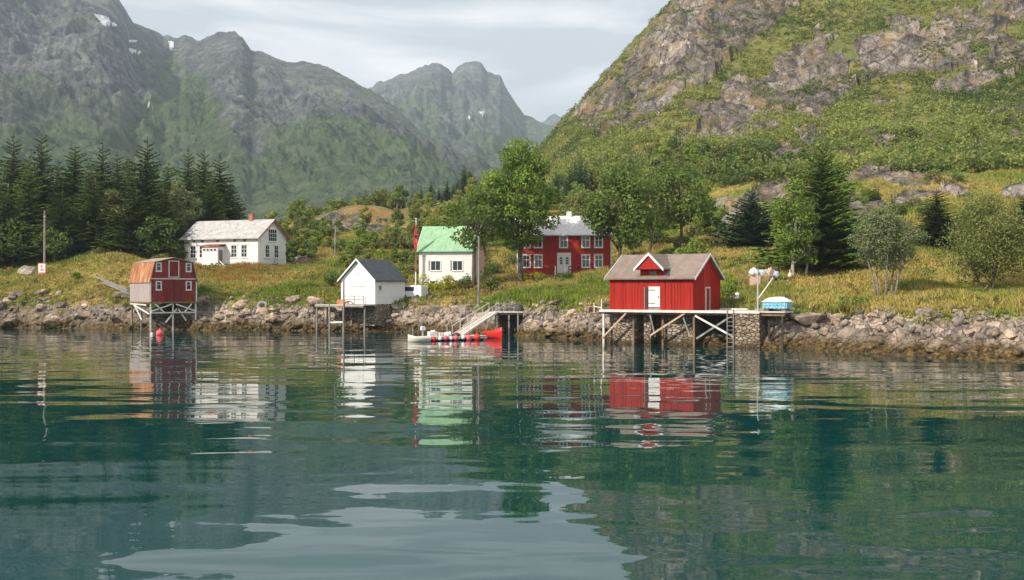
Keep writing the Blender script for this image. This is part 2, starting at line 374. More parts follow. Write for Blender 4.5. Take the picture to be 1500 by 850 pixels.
def mat_stonewall():
    m, nt, n, l, b = new_mat('dry_stone_wall')
    tc = N(nt, 'TexCoord').outputs['Object']; v = mapping(nt, tc, (1, 1, 1.7))
    vo = N(nt, 'TexVoronoi', feature='DISTANCE_TO_EDGE'); vo.inputs['Scale'].default_value = 2.4; l.new(v, vo.inputs['Vector'])
    vc = N(nt, 'TexVoronoi'); vc.inputs['Scale'].default_value = 2.4; l.new(v, vc.inputs['Vector'])
    s = N(nt, 'SeparateColor'); l.new(vc.outputs['Color'], s.inputs[0])
    f = math_(nt, 'ADD', math_(nt, 'MULTIPLY', s.outputs[0], 0.6), math_(nt, 'MULTIPLY', noise(nt, tc, 5, 5), 0.4))
    c = ramp(nt, [(0.2, (0.17, 0.125, 0.085)), (0.5, (0.31, 0.23, 0.16)), (0.8, (0.43, 0.355, 0.28))], f)
    c = mix(nt, ramp(nt, [(0.015, (0, 0, 0)), (0.06, (1, 1, 1))], vo.outputs['Distance']), (0.035, 0.028, 0.022), c)
    g = N(nt, 'NewGeometry'); sz = N(nt, 'SeparateXYZ'); l.new(g.outputs['Position'], sz.inputs[0])
    fac = ramp(nt, [(0.2, (1, 1, 1)), (0.42, (0, 0, 0))], math_(nt, 'MULTIPLY', math_(nt, 'ADD', sz.outputs[2], noise(nt, tc, 2, 3)), 0.33))
    c = mix(nt, fac, c, (0.09, 0.055, 0.018))
    l.new(c, b.inputs['Base Color']); b.inputs['Roughness'].default_value = 0.9
    bump(nt, ramp(nt, [(0.0, (0, 0, 0)), (0.15, (1, 1, 1))], vo.outputs['Distance']), 1.0, 0.12, b)
    return m
M['stone'] = mat_stonewall()
M['rock'] = mat_rock('shore_rock')
M['bark'] = simple('grey_brown_bark', (0.06, 0.045, 0.035), (0.15, 0.125, 0.10), 0.9, 3, (1, 1, .4), 0.5)
M['willowbark'] = simple('grey_willow_bark', (0.12, 0.11, 0.095), (0.27, 0.25, 0.22), 0.9, 3, (1, 1, 2), 0.3)
M['birchbark'] = simple('pale_bark', (0.22, 0.20, 0.18), (0.42, 0.40, 0.36), 0.9, 3, (1, 1, 2), 0.3, worn=(0.08, 0.07, 0.06), worn_at=0.62)
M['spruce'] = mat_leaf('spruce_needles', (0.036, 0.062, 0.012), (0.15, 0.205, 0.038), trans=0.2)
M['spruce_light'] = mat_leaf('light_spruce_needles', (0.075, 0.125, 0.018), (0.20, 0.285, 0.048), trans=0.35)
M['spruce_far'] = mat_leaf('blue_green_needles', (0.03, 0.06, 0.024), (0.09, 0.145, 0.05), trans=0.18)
M['maple'] = mat_leaf('broad_green_leaves', (0.09, 0.16, 0.02), (0.29, 0.39, 0.065), trans=0.38, rnd=0.1)
M['rowan'] = mat_leaf('olive_green_leaves', (0.08, 0.13, 0.025), (0.21, 0.275, 0.06), trans=0.38, rnd=0.1)
M['birch'] = mat_leaf('fresh_birch_leaves', (0.10, 0.17, 0.024), (0.27, 0.35, 0.06), trans=0.38, rnd=0.2)
M['willow'] = mat_leaf('grey_green_willow_leaves', (0.121, 0.149, 0.061), (0.264, 0.297, 0.132), trans=0.3, rnd=0.15)
M['olive'] = mat_leaf('dull_olive_leaves', (0.11, 0.13, 0.035), (0.25, 0.265, 0.075), trans=0.35, rnd=0.2)
M['scrub'] = mat_leaf('birch_scrub_leaves', (0.13, 0.165, 0.025), (0.31, 0.33, 0.065), trans=0.38, rnd=0.45)
M['darkshrub'] = mat_leaf('dark_green_shrub_leaves', (0.05, 0.09, 0.018), (0.14, 0.20, 0.042), trans=0.3)
M['yellowshrub'] = mat_leaf('yellow_green_shrub_leaves', (0.22, 0.25, 0.015), (0.52, 0.46, 0.03), trans=0.35)

# ------------------------------------------------------------------ terrain heights
CP = []   # (px, d, z)
def cp(px, *pts):
    for d, y in pts: CP.append((px, d, CAM_H + (425 - y) / FPX * d))
def cz(px, *pts):
    for d, z in pts: CP.append((px, d, z))
WL = [(-400, 158), (-150, 149), (0, 145), (100, 142), (188, 139), (240, 138.5), (290, 136), (350, 135), (420, 135), (465, 132.5), (520, 131.5), (600, 131), (650, 128), (700, 125), (750, 122),
      (800, 116), (850, 110.5), (893, 106), (960, 102.5), (1015, 100), (1080, 98), (1155, 94), (1200, 91), (1300, 84.2), (1400, 79.6), (1500, 76), (1650, 71), (1800, 67), (2000, 62)]
wlx = np.array([w[0] for w in WL], float); wld = np.array([w[1] for w in WL], float)
for p, d in WL: cz(p, (d, 0.0), (d - 9, -3.0), (d - 22, -4.5))
cp(-300, (165, 425), (180, 400), (210, 380)); cz(-300, (300, 18), (420, 16), (560, 10))
cp(-60, (150, 440), (160, 405), (172, 385), (185, 378)); cz(-60, (240, 13), (320, 16), (560, 10))
cp(30, (148.5, 442), (154, 415), (158, 405), (170, 391)); cz(30, (190, 11), (240, 13))
cp(110, (146, 440), (152, 412), (158, 398), (165, 382)); cz(110, (185, 11.5), (240, 14), (320, 17), (560, 10))
cp(155, (145, 436), (152, 404), (160, 376), (168, 368), (176, 374)); cz(155, (200, 12))
cp(210, (143, 445), (148, 425), (156, 395), (165, 385)); cz(210, (200, 12))
cp(300, (140, 447), (145, 430), (152, 412), (162, 396)); cz(300, (166, 8.7), (178, 9.4), (200, 11.5), (250, 16), (320, 19), (560, 10))
cp(380, (138.5, 445), (144, 430), (152, 414), (160, 398)); cz(380, (166, 8.6), (180, 9.8))
cp(450, (136.5, 440), (142, 425), (155, 402), (172, 384), (200, 350), (225, 330), (238, 321)); cz(450, (262, 21), (320, 22), (420, 18), (560, 10))
cp(520, (145, 432), (155, 405), (172, 380), (195, 352), (218, 326), (232, 308), (245, 304)); cz(520, (140, 4.0), (135, 2.6), (265, 23), (320, 24), (420, 18), (560, 10))
cp(600, (133, 458), (137, 440), (143, 428), (155, 405), (180, 370), (210, 335), (240, 312), (255, 309)); cz(600, (280, 26), (330, 27), (420, 20), (560, 10))
cp(650, (131, 455), (136, 432), (142, 420)); cz(650, (146, 6.0), (153, 6.6)); cp(650, (180, 372), (220, 330), (260, 302), (310, 295)); cz(650, (420, 22), (560, 10))
cp(720, (127, 455), (131, 437), (138, 420)); cz(720, (146, 6.3)); cp(720, (180, 368), (220, 330), (260, 302), (330, 288)); cz(720, (430, 26), (560, 12))
cp(790, (119, 455), (125, 438), (132, 424), (138, 414), (144, 409)); cz(790, (150, 6.6), (156, 7.2)); cp(790, (185, 360), (220, 325), (265, 290), (320, 255), (365, 225)); cz(790, (430, 36), (560, 15))
cp(860, (112.5, 458), (117, 442), (125, 425), (135, 412)); cz(860, (146, 6.8), (153, 7.4)); cp(860, (180, 352), (220, 315), (260, 270), (300, 230), (335, 185), (370, 140)); cz(860, (440, 52), (560, 25))
cp(930, (109, 445), (116, 430), (125, 415), (140, 390), (165, 350), (200, 305), (240, 262), (280, 215), (320, 160), (350, 110), (372, 66)); cz(930, (450, 70), (560, 40))
cz(905, (104.5, 1.2), (106.5, 2.3)); cz(1000, (101.5, 1.0), (104, 2.3), (108, 3.2)); cz(1060, (99, 0.8), (102, 2.2), (106, 3.1))
cp(1010, (112, 437), (122, 412), (132, 388), (148, 356), (170, 318), (178, 285), (200, 266), (245, 228), (285, 180), (320, 120), (350, 60), (385, 0), (405, -22)); cz(1010, (480, 90), (560, 60))
cp(1110, (97, 468), (101, 447), (107, 432), (113, 419), (122, 396), (130, 380), (145, 350), (168, 316), (174, 272), (186, 264), (215, 258), (245, 232), (280, 190), (315, 135), (345, 75), (375, 10), (410, -55)); cz(1110, (470, 150), (560, 140))
cp(1200, (96.5, 466), (101, 450), (106, 434), (114, 418), (124, 396), (145, 350), (165, 305), (185, 262), (210, 254), (245, 228), (280, 185), (315, 125), (345, 65), (378, -5), (420, -75)); cz(1200, (560, 180))
cp(1300, (88, 490), (91.5, 464), (96, 450), (102, 434), (112, 410), (125, 378), (145, 328), (160, 290), (176, 256), (205, 246), (245, 215), (280, 170), (310, 110), (335, 50), (372, -30), (420, -110)); cz(1300, (560, 200))
cp(1400, (83.5, 492), (87, 468), (92, 454), (99, 440), (110, 416), (125, 378), (145, 325), (160, 286), (175, 256), (205, 243), (245, 205), (280, 155), (310, 90), (335, 25), (372, -60), (420, -140)); cz(1400, (560, 215))
cp(1500, (80, 494), (84, 470), (90, 455), (98, 440), (110, 415), (125, 376), (145, 320), (160, 282), (175, 252), (205, 235), (245, 190), (280, 135), (310, 70), (335, 5), (372, -80)); cz(1500, (560, 220))
cp(1650, (76, 490), (82, 465), (98, 435), (125, 372), (160, 280), (175, 250), (245, 180), (310, 50), (372, -110)); cz(1650, (560, 230))
cp(1850, (72, 490), (82, 460), (98, 430), (125, 368), (160, 278), (175, 245), (245, 165), (310, 30), (372, -140)); cz(1850, (560, 230))
_c = np.array(CP); _cx = (_c[:, 0] - 750) / FPX * _c[:, 1] / 50; _cy = _c[:, 1] / 50; _cz = _c[:, 2]
def _phi(r2): return 0.5 * r2 * np.log(r2 + 1e-9)
_n = len(_cx)
_K = _phi((_cx[:, None] - _cx) ** 2 + (_cy[:, None] - _cy) ** 2) + np.eye(_n) * 2e-4
_A = np.zeros((_n + 3, _n + 3)); _A[:_n, :_n] = _K; _A[:_n, _n] = 1; _A[:_n, _n + 1] = _cx; _A[:_n, _n + 2] = _cy
_A[_n, :_n] = 1; _A[_n + 1, :_n] = _cx; _A[_n + 2, :_n] = _cy
_w = np.linalg.solve(_A, np.concatenate([_cz, np.zeros(3)]))
def tps(x, y):
    x = np.asarray(x, float).ravel() / 50; y = np.asarray(y, float).ravel() / 50
    out = np.empty(len(x))
    for i in range(0, len(x), 20000):
        a = x[i:i + 20000]; b = y[i:i + 20000]
        out[i:i + 20000] = _phi((a[:, None] - _cx) ** 2 + (b[:, None] - _cy) ** 2) @ _w[:_n] + _w[_n] + a * _w[_n + 1] + b * _w[_n + 2]
    return out

ROCKS = [  # bare-rock areas of the right-hand mountain and the hills, as (px, py) outlines read off the photograph
    [(832, 172), (870, 138), (905, 95), (950, 45), (1000, -5), (1050, -40), (1190, -40), (1150, 15), (1090, 70), (1030, 118), (965, 168), (930, 182), (895, 195), (860, 190)],
    [(975, 212), (1000, 180), (1050, 135), (1090, 108), (1130, 100), (1160, 75), (1215, 65), (1240, 90), (1245, 130), (1232, 160), (1195, 182), (1165, 165), (1120, 185), (1070, 205), (1020, 222)],
    [(1248, 70), (1262, 55), (1320, 40), (1380, 48), (1395, 10), (1470, -15), (1495, 15), (1470, 60), (1435, 70), (1420, 105), (1360, 112), (1310, 140), (1262, 128)],
    [(1375, 145), (1430, 105), (1500, 60), (1580, 20), (1590, 60), (1500, 110), (1430, 140), (1390, 155)],
    [(1440, 210), (1470, 170), (1520, 140), (1580, 120), (1580, 190), (1500, 215), (1455, 222)],
    [(1130, 215), (1170, 195), (1210, 205), (1180, 235), (1145, 240)],
    [(1040, 318), (1036, 288), (1075, 272), (1120, 268), (1170, 268), (1180, 290), (1140, 300), (1090, 312), (1060, 330)],
    [(1235, 330), (1225, 300), (1250, 285), (1290, 280), (1310, 300), (1290, 320), (1260, 335)],
    [(1300, 295), (1330, 270), (1370, 266), (1425, 268), (1450, 280), (1420, 292), (1370, 290), (1330, 305)],
    [(1465, 285), (1490, 270), (1560, 270), (1560, 290), (1490, 295)],
    [(1005, 350), (1030, 325), (1060, 320), (1070, 335), (1040, 350)],
    [(455, 338), (470, 322), (500, 316), (535, 318), (575, 322), (575, 332), (540, 338), (500, 342)],
    [(395, 392), (430, 372), (470, 370), (470, 380), (430, 388)],
]
PADS = []  # (x, y, radius, z)
def base_info(x, y):
    """z of the smooth land, rock mask 0..1"""
    z = tps(x, y)
    px = 750 + FPX * x / y; py = 425 - FPX * (z - CAM_H) / y
    j = fbm(x / 7, y / 7, 4, 11) * 26; k = fbm(x / 7, y / 7, 4, 31) * 20
    m = np.zeros(len(z), bool)
    far = y > 150
    for q in ROCKS: m |= inpoly(px + j, py + k, q) & far
    sp_ = fbm(x / 9, y / 9, 5, 77); spots = (sp_ > np.where((y < 222) & (px > 1000), 0.12, 0.34)) & (z > 21) & (px > 820) & far & ((y < 222) | (sp_ > 0.42))
    return z, np.maximum(m, spots * 0.9).astype(float), px, py
def land(x, y, full=False):
    x = np.asarray(x, float).ravel(); y = np.asarray(y, float).ravel()
    z, rock, px, py = base_info(x, y)
    mt = sstep(170, 240, y) * sstep(820, 900, px)                     # the mountain
    # ledges: bare rock breaks into steps
    per = 10.0; t = z / per + 1.1 * fbm(x / 26, y / 40, 4, 5); fr = t - np.floor(t)
    step = (np.floor(t) + sstep(0.30, 0.70, fr)) * per - t * per
    z2 = z + rock * step * 0.5 * mt
    p2 = 3.4; t = z / p2 + 0.8 * fbm(x / 9, y / 14, 3, 15); fr = t - np.floor(t)
    z2 = z2 + rock * (np.floor(t) + sstep(0.5, 0.8, fr) - t) * p2 * (0.75 * (1 - mt) * sstep(140, 155, y) + 0.35 * mt)
    u = x * 0.75 + y * 0.35                                            # strata run up to the right
    z2 = z2 + rock * mt * ((ridged(u / 17, z / 13, 3, 3, 0.5) - 0.55) * 6.0 + (ridged(u / 6, z / 16 + y / 30, 3, 33) - 0.5) * 1.6 + fbm(x / 2.4, y / 2.4, 3, 8) * 0.9)
    z2 = z2 + mt * (fbm(x / 25, y / 25, 4, 21) * 4.0)
    z2 = z2 + rock * (1 - mt) * ((ridged(x / 5, y / 4, 4, 13) - 0.5) * 1.8) * sstep(140, 160, y)
    near = 1 - sstep(150, 260, y)
    z2 = z2 + fbm(x / 6, y / 6, 4, 41) * (0.35 * near + 0.9 * (1 - near)) * sstep(1.5, 4, z)
    # shore bedrock
    sh = sstep(-2.5, -0.5, z) * (1 - sstep(3.0, 4.6, z)) * near
    z2 = z2 + sh * ((ridged(x / 3.4 + y / 9, y / 2.2, 4, 55) - 0.52) * 2.3 + fbm(x / 1.3, y / 1.1, 3, 59) * 0.35) * sstep(-1, 1.3, z)
    shelf = sstep(172, 180, y) * (1 - sstep(212, 225, y)) * sstep(990, 1050, px)
    z2 = z2 + shelf * ((ridged(x / 9, y / 6, 4, 87) - 0.55) * 2.6 + fbm(x / 2.2, y / 2.2, 3, 88) * 0.5)
    for cx_, cy_, r_, pz in PADS:
        w = 1 - sstep(r_ * 0.75, r_ * 1.35, np.hypot(x - cx_, y - cy_)); z2 = z2 * (1 - w) + pz * w
    if full: return z2, rock, px, py, z
    return z2
def gz(x, y): return float(land([x], [y])[0])

# house frames: B = nearest front corner, ex = (cos a, -sin a), ey = (sin a, cos a)
def hframe(pxB, d, a, L):
    a = R(a); B = Vector(((pxB - 750) / FPX * d, d)); ex = Vector((math.cos(a), -math.sin(a)))
    return B - ex * L, -a
WH = hframe(378, 165, 22, 13.7); WHz = 9.0
RH = hframe(896, 146, 4, 12.7); RHz = 7.0
GH = hframe(694, 145, 10, 7.5); GHz = 5.9
def centre(F, L, W):
    c, s = math.cos(F[1]), math.sin(F[1]); return F[0].x + c * L / 2 - s * W / 2, F[0].y + s * L / 2 + c * W / 2
PADS += [(*centre(WH, 13.7, 7.5), 8.5, WHz - 0.45), (*centre(RH, 12.7, 7), 8.2, RHz - 0.75), (*centre(GH, 7.5, 7), 5.5, GHz - 0.3)]

# ground sheet
pxs = np.arange(-420, 1935, 3.0); ds = 52 * 1.0042 ** np.arange(0, 570)
A_, D_ = np.meshgrid((pxs - 750) / FPX, ds)
X_ = (A_ * D_).ravel(); Y_ = D_.ravel()
Z_, RK_, PX_, PY_, ZB_ = land(X_, Y_, True)
nc = len(pxs); nr = len(ds)
ii = np.arange(nr * nc).reshape(nr, nc)
F_ = np.stack([ii[:-1, :-1].ravel(), ii[:-1, 1:].ravel(), ii[1:, 1:].ravel(), ii[1:, :-1].ravel()], 1)

def soft(poly, px, py, w=14, s=0):
    j = fbm(px / 40, py / 25, 3, 91 + s) * w; return inpoly(px + j, py + j * 0.6, poly).astype(float)
def tints(px, py, x, y, z):
    dry = np.clip(0.42 + fbm(x / 11, y / 8, 4, 61) * 1.5, 0, 1)
    red = np.zeros(len(px))
    for q in ([(285, 388), (420, 385), (425, 402), (400, 415), (350, 412), (285, 408)], [(430, 335), (470, 300), (600, 298), (640, 312), (560, 325), (480, 330)]):
        red = np.maximum(red, soft(q, px, py, 18))
    for q in ([(90, 420), (100, 392), (180, 385), (200, 395), (190, 430)], [(-100, 400), (200, 395), (200, 440), (-100, 445)], [(1035, 285), (1050, 268), (1180, 262), (1180, 275)],
              [(1240, 300), (1260, 268), (1330, 260), (1400, 268), (1420, 290), (1330, 290)], [(1060, 400), (1100, 378), (1150, 380), (1170, 420), (1100, 430)],
              [(1150, 460), (1200, 420), (1380, 425), (1520, 430), (1520, 470), (1300, 465)], [(1000, 345), (1040, 320), (1075, 330), (1060, 370), (1010, 375)]):
        dry = np.maximum(dry, soft(q, px, py, 16) * np.clip(0.75 + fbm(x / 5, y / 5, 3, 66) * 0.5, 0, 1))
    dry = dry * (1 - 0.65 * sstep(215, 240, y) * sstep(780, 860, px))
    return dry, np.clip(red * (0.6 + fbm(x / 4, y / 4, 3, 67) * 0.8), 0, 1)
DRY_, RED_ = tints(PX_, PY_, X_, Y_, ZB_)

def mat_ground():
    m, nt, n, l, b = new_mat('grass_moss_and_bedrock')
    g = N(nt, 'NewGeometry'); pos = g.outputs['Position']; s = N(nt, 'SeparateXYZ'); l.new(pos, s.inputs[0])
    A = lambda k: N(nt, 'Attribute', attribute_name=k).outputs['Fac']
    f1 = noise(nt, pos, 0.8, 6, 0.65); f2 = noise(nt, pos, 0.12, 4)
    green = ramp(nt, [(0.3, (0.08, 0.105, 0.02)), (0.5, (0.15, 0.175, 0.03)), (0.72, (0.24, 0.24, 0.055))], f1)
    straw = ramp(nt, [(0.3, (0.16, 0.115, 0.03)), (0.5, (0.33, 0.24, 0.065)), (0.72, (0.48, 0.37, 0.13))], f1)
    rust = ramp(nt, [(0.3, (0.17, 0.09, 0.03)), (0.7, (0.30, 0.17, 0.06))], f1)
    mtg = ramp(nt, [(205 / 400, (0, 0, 0)), (235 / 400, (1, 1, 1))], math_(nt, 'DIVIDE', s.outputs[1], 400.0))
    green = mix(nt, mtg, green, ramp(nt, [(0.3, (0.065, 0.085, 0.022)), (0.5, (0.135, 0.15, 0.038)), (0.72, (0.22, 0.20, 0.06))], f1))
    c = mix(nt, math_(nt, 'MULTIPLY', A('dry'), 0.9), green, straw); c = mix(nt, A('red'), c, rust)
    rk, fine, crack = shore_rock(nt, pos, s.outputs[2])
    # bare rock: mask, or the shore belt below the turf edge
    hs = math_(nt, 'ADD', s.outputs[2], math_(nt, 'MULTIPLY', math_(nt, 'SUBTRACT', noise(nt, pos, 0.35, 5, 0.6), 0.5), 4.0))
    shore = ramp(nt, [(0.29, (1, 1, 1)), (0.37, (0, 0, 0))], math_(nt, 'MULTIPLY', hs, 0.1))
    rm = ramp(nt, [(0.42, (0, 0, 0)), (0.6, (1, 1, 1))], math_(nt, 'ADD', math_(nt, 'MULTIPLY', A('rock'), 0.62), math_(nt, 'MULTIPLY', noise(nt, pos, 0.5, 6, 0.7), 0.4)))
    st = noise(nt, mapping(nt, pos, (0.9, 0.4, 0.16), (0, R(-38), 0)), 0.9, 8, 0.75); bl = noise(nt, pos, 0.16, 7, 0.7)
    mr = ramp(nt, [(0.38, (0.04, 0.034, 0.03)), (0.46, (0.145, 0.126, 0.115)), (0.53, (0.25, 0.218, 0.198)), (0.64, (0.41, 0.37, 0.335))],
              math_(nt, 'ADD', math_(nt, 'MULTIPLY', st, 0.42), math_(nt, 'MULTIPLY', bl, 0.58)))
    wp = N(nt, 'VectorMath', operation='ADD'); wz = N(nt, 'TexNoise'); wz.inputs['Scale'].default_value = 0.25; wz.inputs['Detail'].default_value = 5
    l.new(pos, wz.inputs['Vector']); ws = N(nt, 'VectorMath', operation='SCALE'); ws.inputs[3].default_value = 5.0; l.new(wz.outputs['Color'], ws.inputs[0])
    l.new(pos, wp.inputs[0]); l.new(ws.outputs[0], wp.inputs[1]); wv2 = mapping(nt, wp.outputs[0], (1.0, 0.7, 0.55), (0, R(-38), 0))
    for sc_, dk in ((0.11, 0.25), (0.33, 0.45)):
        ve = N(nt, 'TexVoronoi', feature='DISTANCE_TO_EDGE'); ve.inputs['Scale'].default_value = sc_; l.new(wv2, ve.inputs['Vector'])
        vc = N(nt, 'TexVoronoi'); vc.inputs['Scale'].default_value = sc_; l.new(wv2, vc.inputs['Vector']); sp = N(nt, 'SeparateColor'); l.new(vc.outputs['Color'], sp.inputs[0])
        mr = mix(nt, 1.0, mr, ramp(nt, [(0.0, (0.62, 0.62, 0.63)), (1.0, (1.25, 1.22, 1.18))], sp.outputs[0]), 'MULTIPLY')
        mr = mix(nt, ramp(nt, [(0.0, (0.75, 0.75, 0.75)), (0.055, (0, 0, 0))], ve.outputs['Distance']), mr, (0.03, 0.026, 0.022))
    mr = mix(nt, ramp(nt, [(0.50, (0, 0, 0)), (0.62, (0.65, 0.65, 0.65))], noise(nt, pos, 0.13, 7, 0.72)), mr, (0.27, 0.185, 0.075))
    mr = mix(nt, ramp(nt, [(0.55, (0, 0, 0)), (0.62, (0.85, 0.85, 0.85))], noise(nt, mapping(nt, pos, (1, 1, 1.4)), 0.11, 8, 0.74)), mr, (0.085, 0.105, 0.028))
    up = ramp(nt, [(138 / 400, (0, 0, 0)), (150 / 400, (1, 1, 1))], math_(nt, 'DIVIDE', s.outputs[1], 400.0))
    rk2 = mix(nt, up, rk, mr)
    c = mix(nt, math_(nt, 'MAXIMUM', shore, rm), c, rk2)
    l.new(c, b.inputs['Base Color']); b.inputs['Roughness'].default_value = 0.9; b.inputs['Specular IOR Level'].default_value = 0.2
    bump(nt, math_(nt, 'ADD', math_(nt, 'ADD', fine, math_(nt, 'MULTIPLY', f1, 0.6)), math_(nt, 'MULTIPLY', crack, 0.5)), 0.9, 0.3, b)
    return m
M['ground'] = mat_ground()
ter = link_mesh('ground', np_mesh('ground', np.stack([X_, Y_, Z_], 1), F_, M['ground'], {'rock': RK_, 'dry': DRY_, 'red': RED_}, smooth=True))
_fm = (RK_[F_].mean(1) > 0.4) | ((ZB_[F_].mean(1) < 3.4) & (Y_[F_].mean(1) < 170))
ter.data.polygons.foreach_set('use_smooth', ~_fm)
tag(ter, 'rocky grassy shore rising into the steep mountain on the right', 'ground', kind='structure')

# ------------------------------------------------------------------ far mountains
def mat_mountain(name, base):
    m, nt, n, l, b = new_mat(name)
    g = N(nt, 'NewGeometry'); pos = g.outputs['Position']; s = N(nt, 'SeparateXYZ'); l.new(pos, s.inputs[0])
    A = lambda k: N(nt, 'Attribute', attribute_name=k).outputs['Fac']
    f = noise(nt, pos, 0.009, 9, 0.72); f2 = noise(nt, mapping(nt, pos, (1, 1, 0.45)), 0.05, 8, 0.78)
    rock = ramp(nt, [(0.38, (0.065, 0.07, 0.08)), (0.5, (0.155, 0.16, 0.168)), (0.61, (0.37, 0.37, 0.36))], math_(nt, 'ADD', math_(nt, 'MULTIPLY', f2, 0.65), math_(nt, 'MULTIPLY', f, 0.35)))
    green = ramp(nt, [(0.38, (0.045, 0.085, 0.035)), (0.6, (0.15, 0.205, 0.08))], f2)
    gm = ramp(nt, [(0.40, (0, 0, 0)), (0.60, (0.85, 0.85, 0.85))], math_(nt, 'ADD', math_(nt, 'ADD', math_(nt, 'MULTIPLY', f, 0.55), math_(nt, 'MULTIPLY', f2, 0.42)), math_(nt, 'MULTIPLY', math_(nt, 'SUBTRACT', A('green'), 0.50), 0.30)))
    c = mix(nt, gm, rock, green)
    c = mix(nt, ramp(nt, [(0.45, (0, 0, 0)), (0.55, (1, 1, 1))], A('snow')), c, (0.85, 0.87, 0.9))
    l.new(c, b.inputs['Base Color']); b.inputs['Roughness'].default_value = 0.95; b.inputs['Specular IOR Level'].default_value = 0.1
    bump(nt, math_(nt, 'ADD', f2, f), 1.0, 14.0, b)
    return m
M['mountain'] = mat_mountain('mountain_rock_and_heath', 0)

def mountain(name, label, ridge, rd, foot, step, nrow, seed, green, snow, amp, shape=1.25, hump=()):
    px = np.arange(ridge[0][0], ridge[-1][0] + 0.1, step)
    rx = np.array([q[0] for q in ridge], float); ry = np.array([q[1] for q in ridge], float)
    yr = np.interp(px, rx, ry)
    dr = np.interp(px, [q[0] for q in rd], [q[1] for q in rd]); df = np.interp(px, [q[0] for q in foot], [q[1] for q in foot])
    t = np.concatenate([np.linspace(0, 1, nrow), np.linspace(1, 1.6, 24)[1:]])
    T, PXg = np.meshgrid(t, px, indexing='ij')
    D = df + (dr - df) * T; zr = CAM_H + (425 - yr) / FPX * dr
    tt = np.clip(T, 0, 1)
    X = (PXg - 750) / FPX * D; Y = D
    prof = tt ** shape
    Z = 6 + (zr - 6) * prof
    env = np.sin(np.pi * np.clip(tt, 0, 1)) ** 0.7 * (0.35 + 0.65 * tt) * np.clip((1 - tt) / 0.22, 0, 1) ** 0.6
    wx = fbm(X / 300, Y / 300, 3, seed + 9) * 90
    Z = Z + env * amp * ((ridged((X + wx) / 330, (Y + wx) / 520, 3, seed, 0.5) - 0.55) * 1.25 + fbm(X / 70, Y / 110, 6, seed + 3, 0.72) * 0.42 + (ridged(X / 75 + fbm(X / 120, Y / 200, 3, seed + 61) * 1.2, Y / 420, 4, seed + 60, 0.6) - 0.55) * 0.24)
    # small jagged detail right at the crest keeps the outline rough
    crest = np.exp(-((T - 1) / 0.05) ** 2)
    Z = Z + crest * fbm(X / 22, Y / 60, 4, seed + 5) * amp * 0.06
    back = np.clip(T - 1, 0, 1) / 0.6; Z = Z * (1 - 0.8 * back ** 1.1)
    PYg = 425 - FPX * (Z - CAM_H) / Y
    G = np.zeros(Z.shape)
    for q, w in green:
        for jj in (18, 42, 70): G = G + soft(q, PXg.ravel(), PYg.ravel(), jj, seed + jj).reshape(Z.shape) * w / 3
    low = 1 - np.clip((PYg * -1 + 300) / 260, 0, 1)
    G = np.clip(G * 0.85 + 0.6 * low + 0.12 + fbm(X / 160, Y / 160, 5, seed + 40, 0.6) * 0.55, 0, 1)
    S = np.zeros(Z.shape)
    for q in snow: S = np.maximum(S, inpoly(PXg, PYg, q))
    n0, n1 = Z.shape; I = np.arange(n0 * n1).reshape(n0, n1)
    F = np.stack([I[:-1, :-1].ravel(), I[:-1, 1:].ravel(), I[1:, 1:].ravel(), I[1:, :-1].ravel()], 1)
    o = link_mesh(name, np_mesh(name, np.stack([X.ravel(), Y.ravel(), Z.ravel()], 1), F, M['mountain'], {'green': G.ravel(), 'snow': S.ravel()}, smooth=True))
    return tag(o, label, 'mountain', kind='structure')

mountain('mountain', 'long grey green mountain filling the left skyline with snow patches in its gullies',
    [(-420, -90), (-250, -130), (-100, -110), (0, -70), (80, -30), (140, -22), (160, -12), (175, 2), (184, 14), (195, 34), (215, 40), (240, 54), (256, 53), (262, 56), (272, 52), (290, 57), (300, 58), (312, 50), (330, 47), (345, 48), (356, 55), (368, 74), (384, 75), (395, 79), (420, 92), (442, 90), (470, 96), (500, 108), (530, 124), (560, 142), (600, 176), (640, 212), (680, 236), (730, 262), (790, 300)],
    [(-420, 1900), (0, 2000), (180, 2050), (240, 2250), (340, 2050), (540, 1900), (640, 1750), (790, 1500)], [(-420, 560), (790, 620)], 1.6, 330, 101,
    [([(180, 240), (230, 130), (300, 100), (340, 200), (330, 260), (200, 280)], 0.8), ([(380, 200), (450, 170), (520, 175), (600, 200), (680, 260), (500, 290), (400, 260)], 0.6), ([(-100, 260), (0, 190), (100, 180), (400, 230), (700, 260), (700, 330), (-100, 330)], 0.75), ([(220, 60), (245, 60), (260, 90), (230, 120)], 0.6)],
    [[(137, 20), (160, 25), (162, 38), (152, 37)], [(163, 32), (171, 34), (170, 39), (163, 38)], [(188, 58), (202, 59), (200, 62), (190, 62)], [(188, 71), (207, 75), (206, 78), (192, 77)], [(247, 60), (255, 61), (253, 75), (248, 73)], [(216, 151), (222, 153), (221, 157), (216, 156)]],
    95, 1.2)
mountain('mountain', 'distant twin-topped blue grey peak in the gap between the two nearer mountains',
    [(480, 165), (520, 140), (548, 124), (565, 117), (585, 110), (602, 105), (620, 99), (630, 93), (645, 92), (655, 99), (662, 107), (670, 98), (680, 90), (692, 89), (705, 94), (714, 106), (722, 109), (733, 112), (742, 128), (752, 146), (765, 166), (778, 172), (790, 178), (820, 190), (870, 205), (950, 230)],
    [(480, 3300), (690, 3600), (950, 3300)], [(480, 1500), (950, 1500)], 1.6, 220, 202,
    [([(680, 230), (740, 190), (790, 180), (850, 200), (800, 260), (690, 260)], 0.55), ([(560, 150), (600, 130), (640, 180), (640, 220)], 0.35)],
    [[(700, 162), (711, 162), (708, 167), (702, 166)], [(685, 172), (691, 172), (689, 174), (686, 174)]], 170, 1.15)
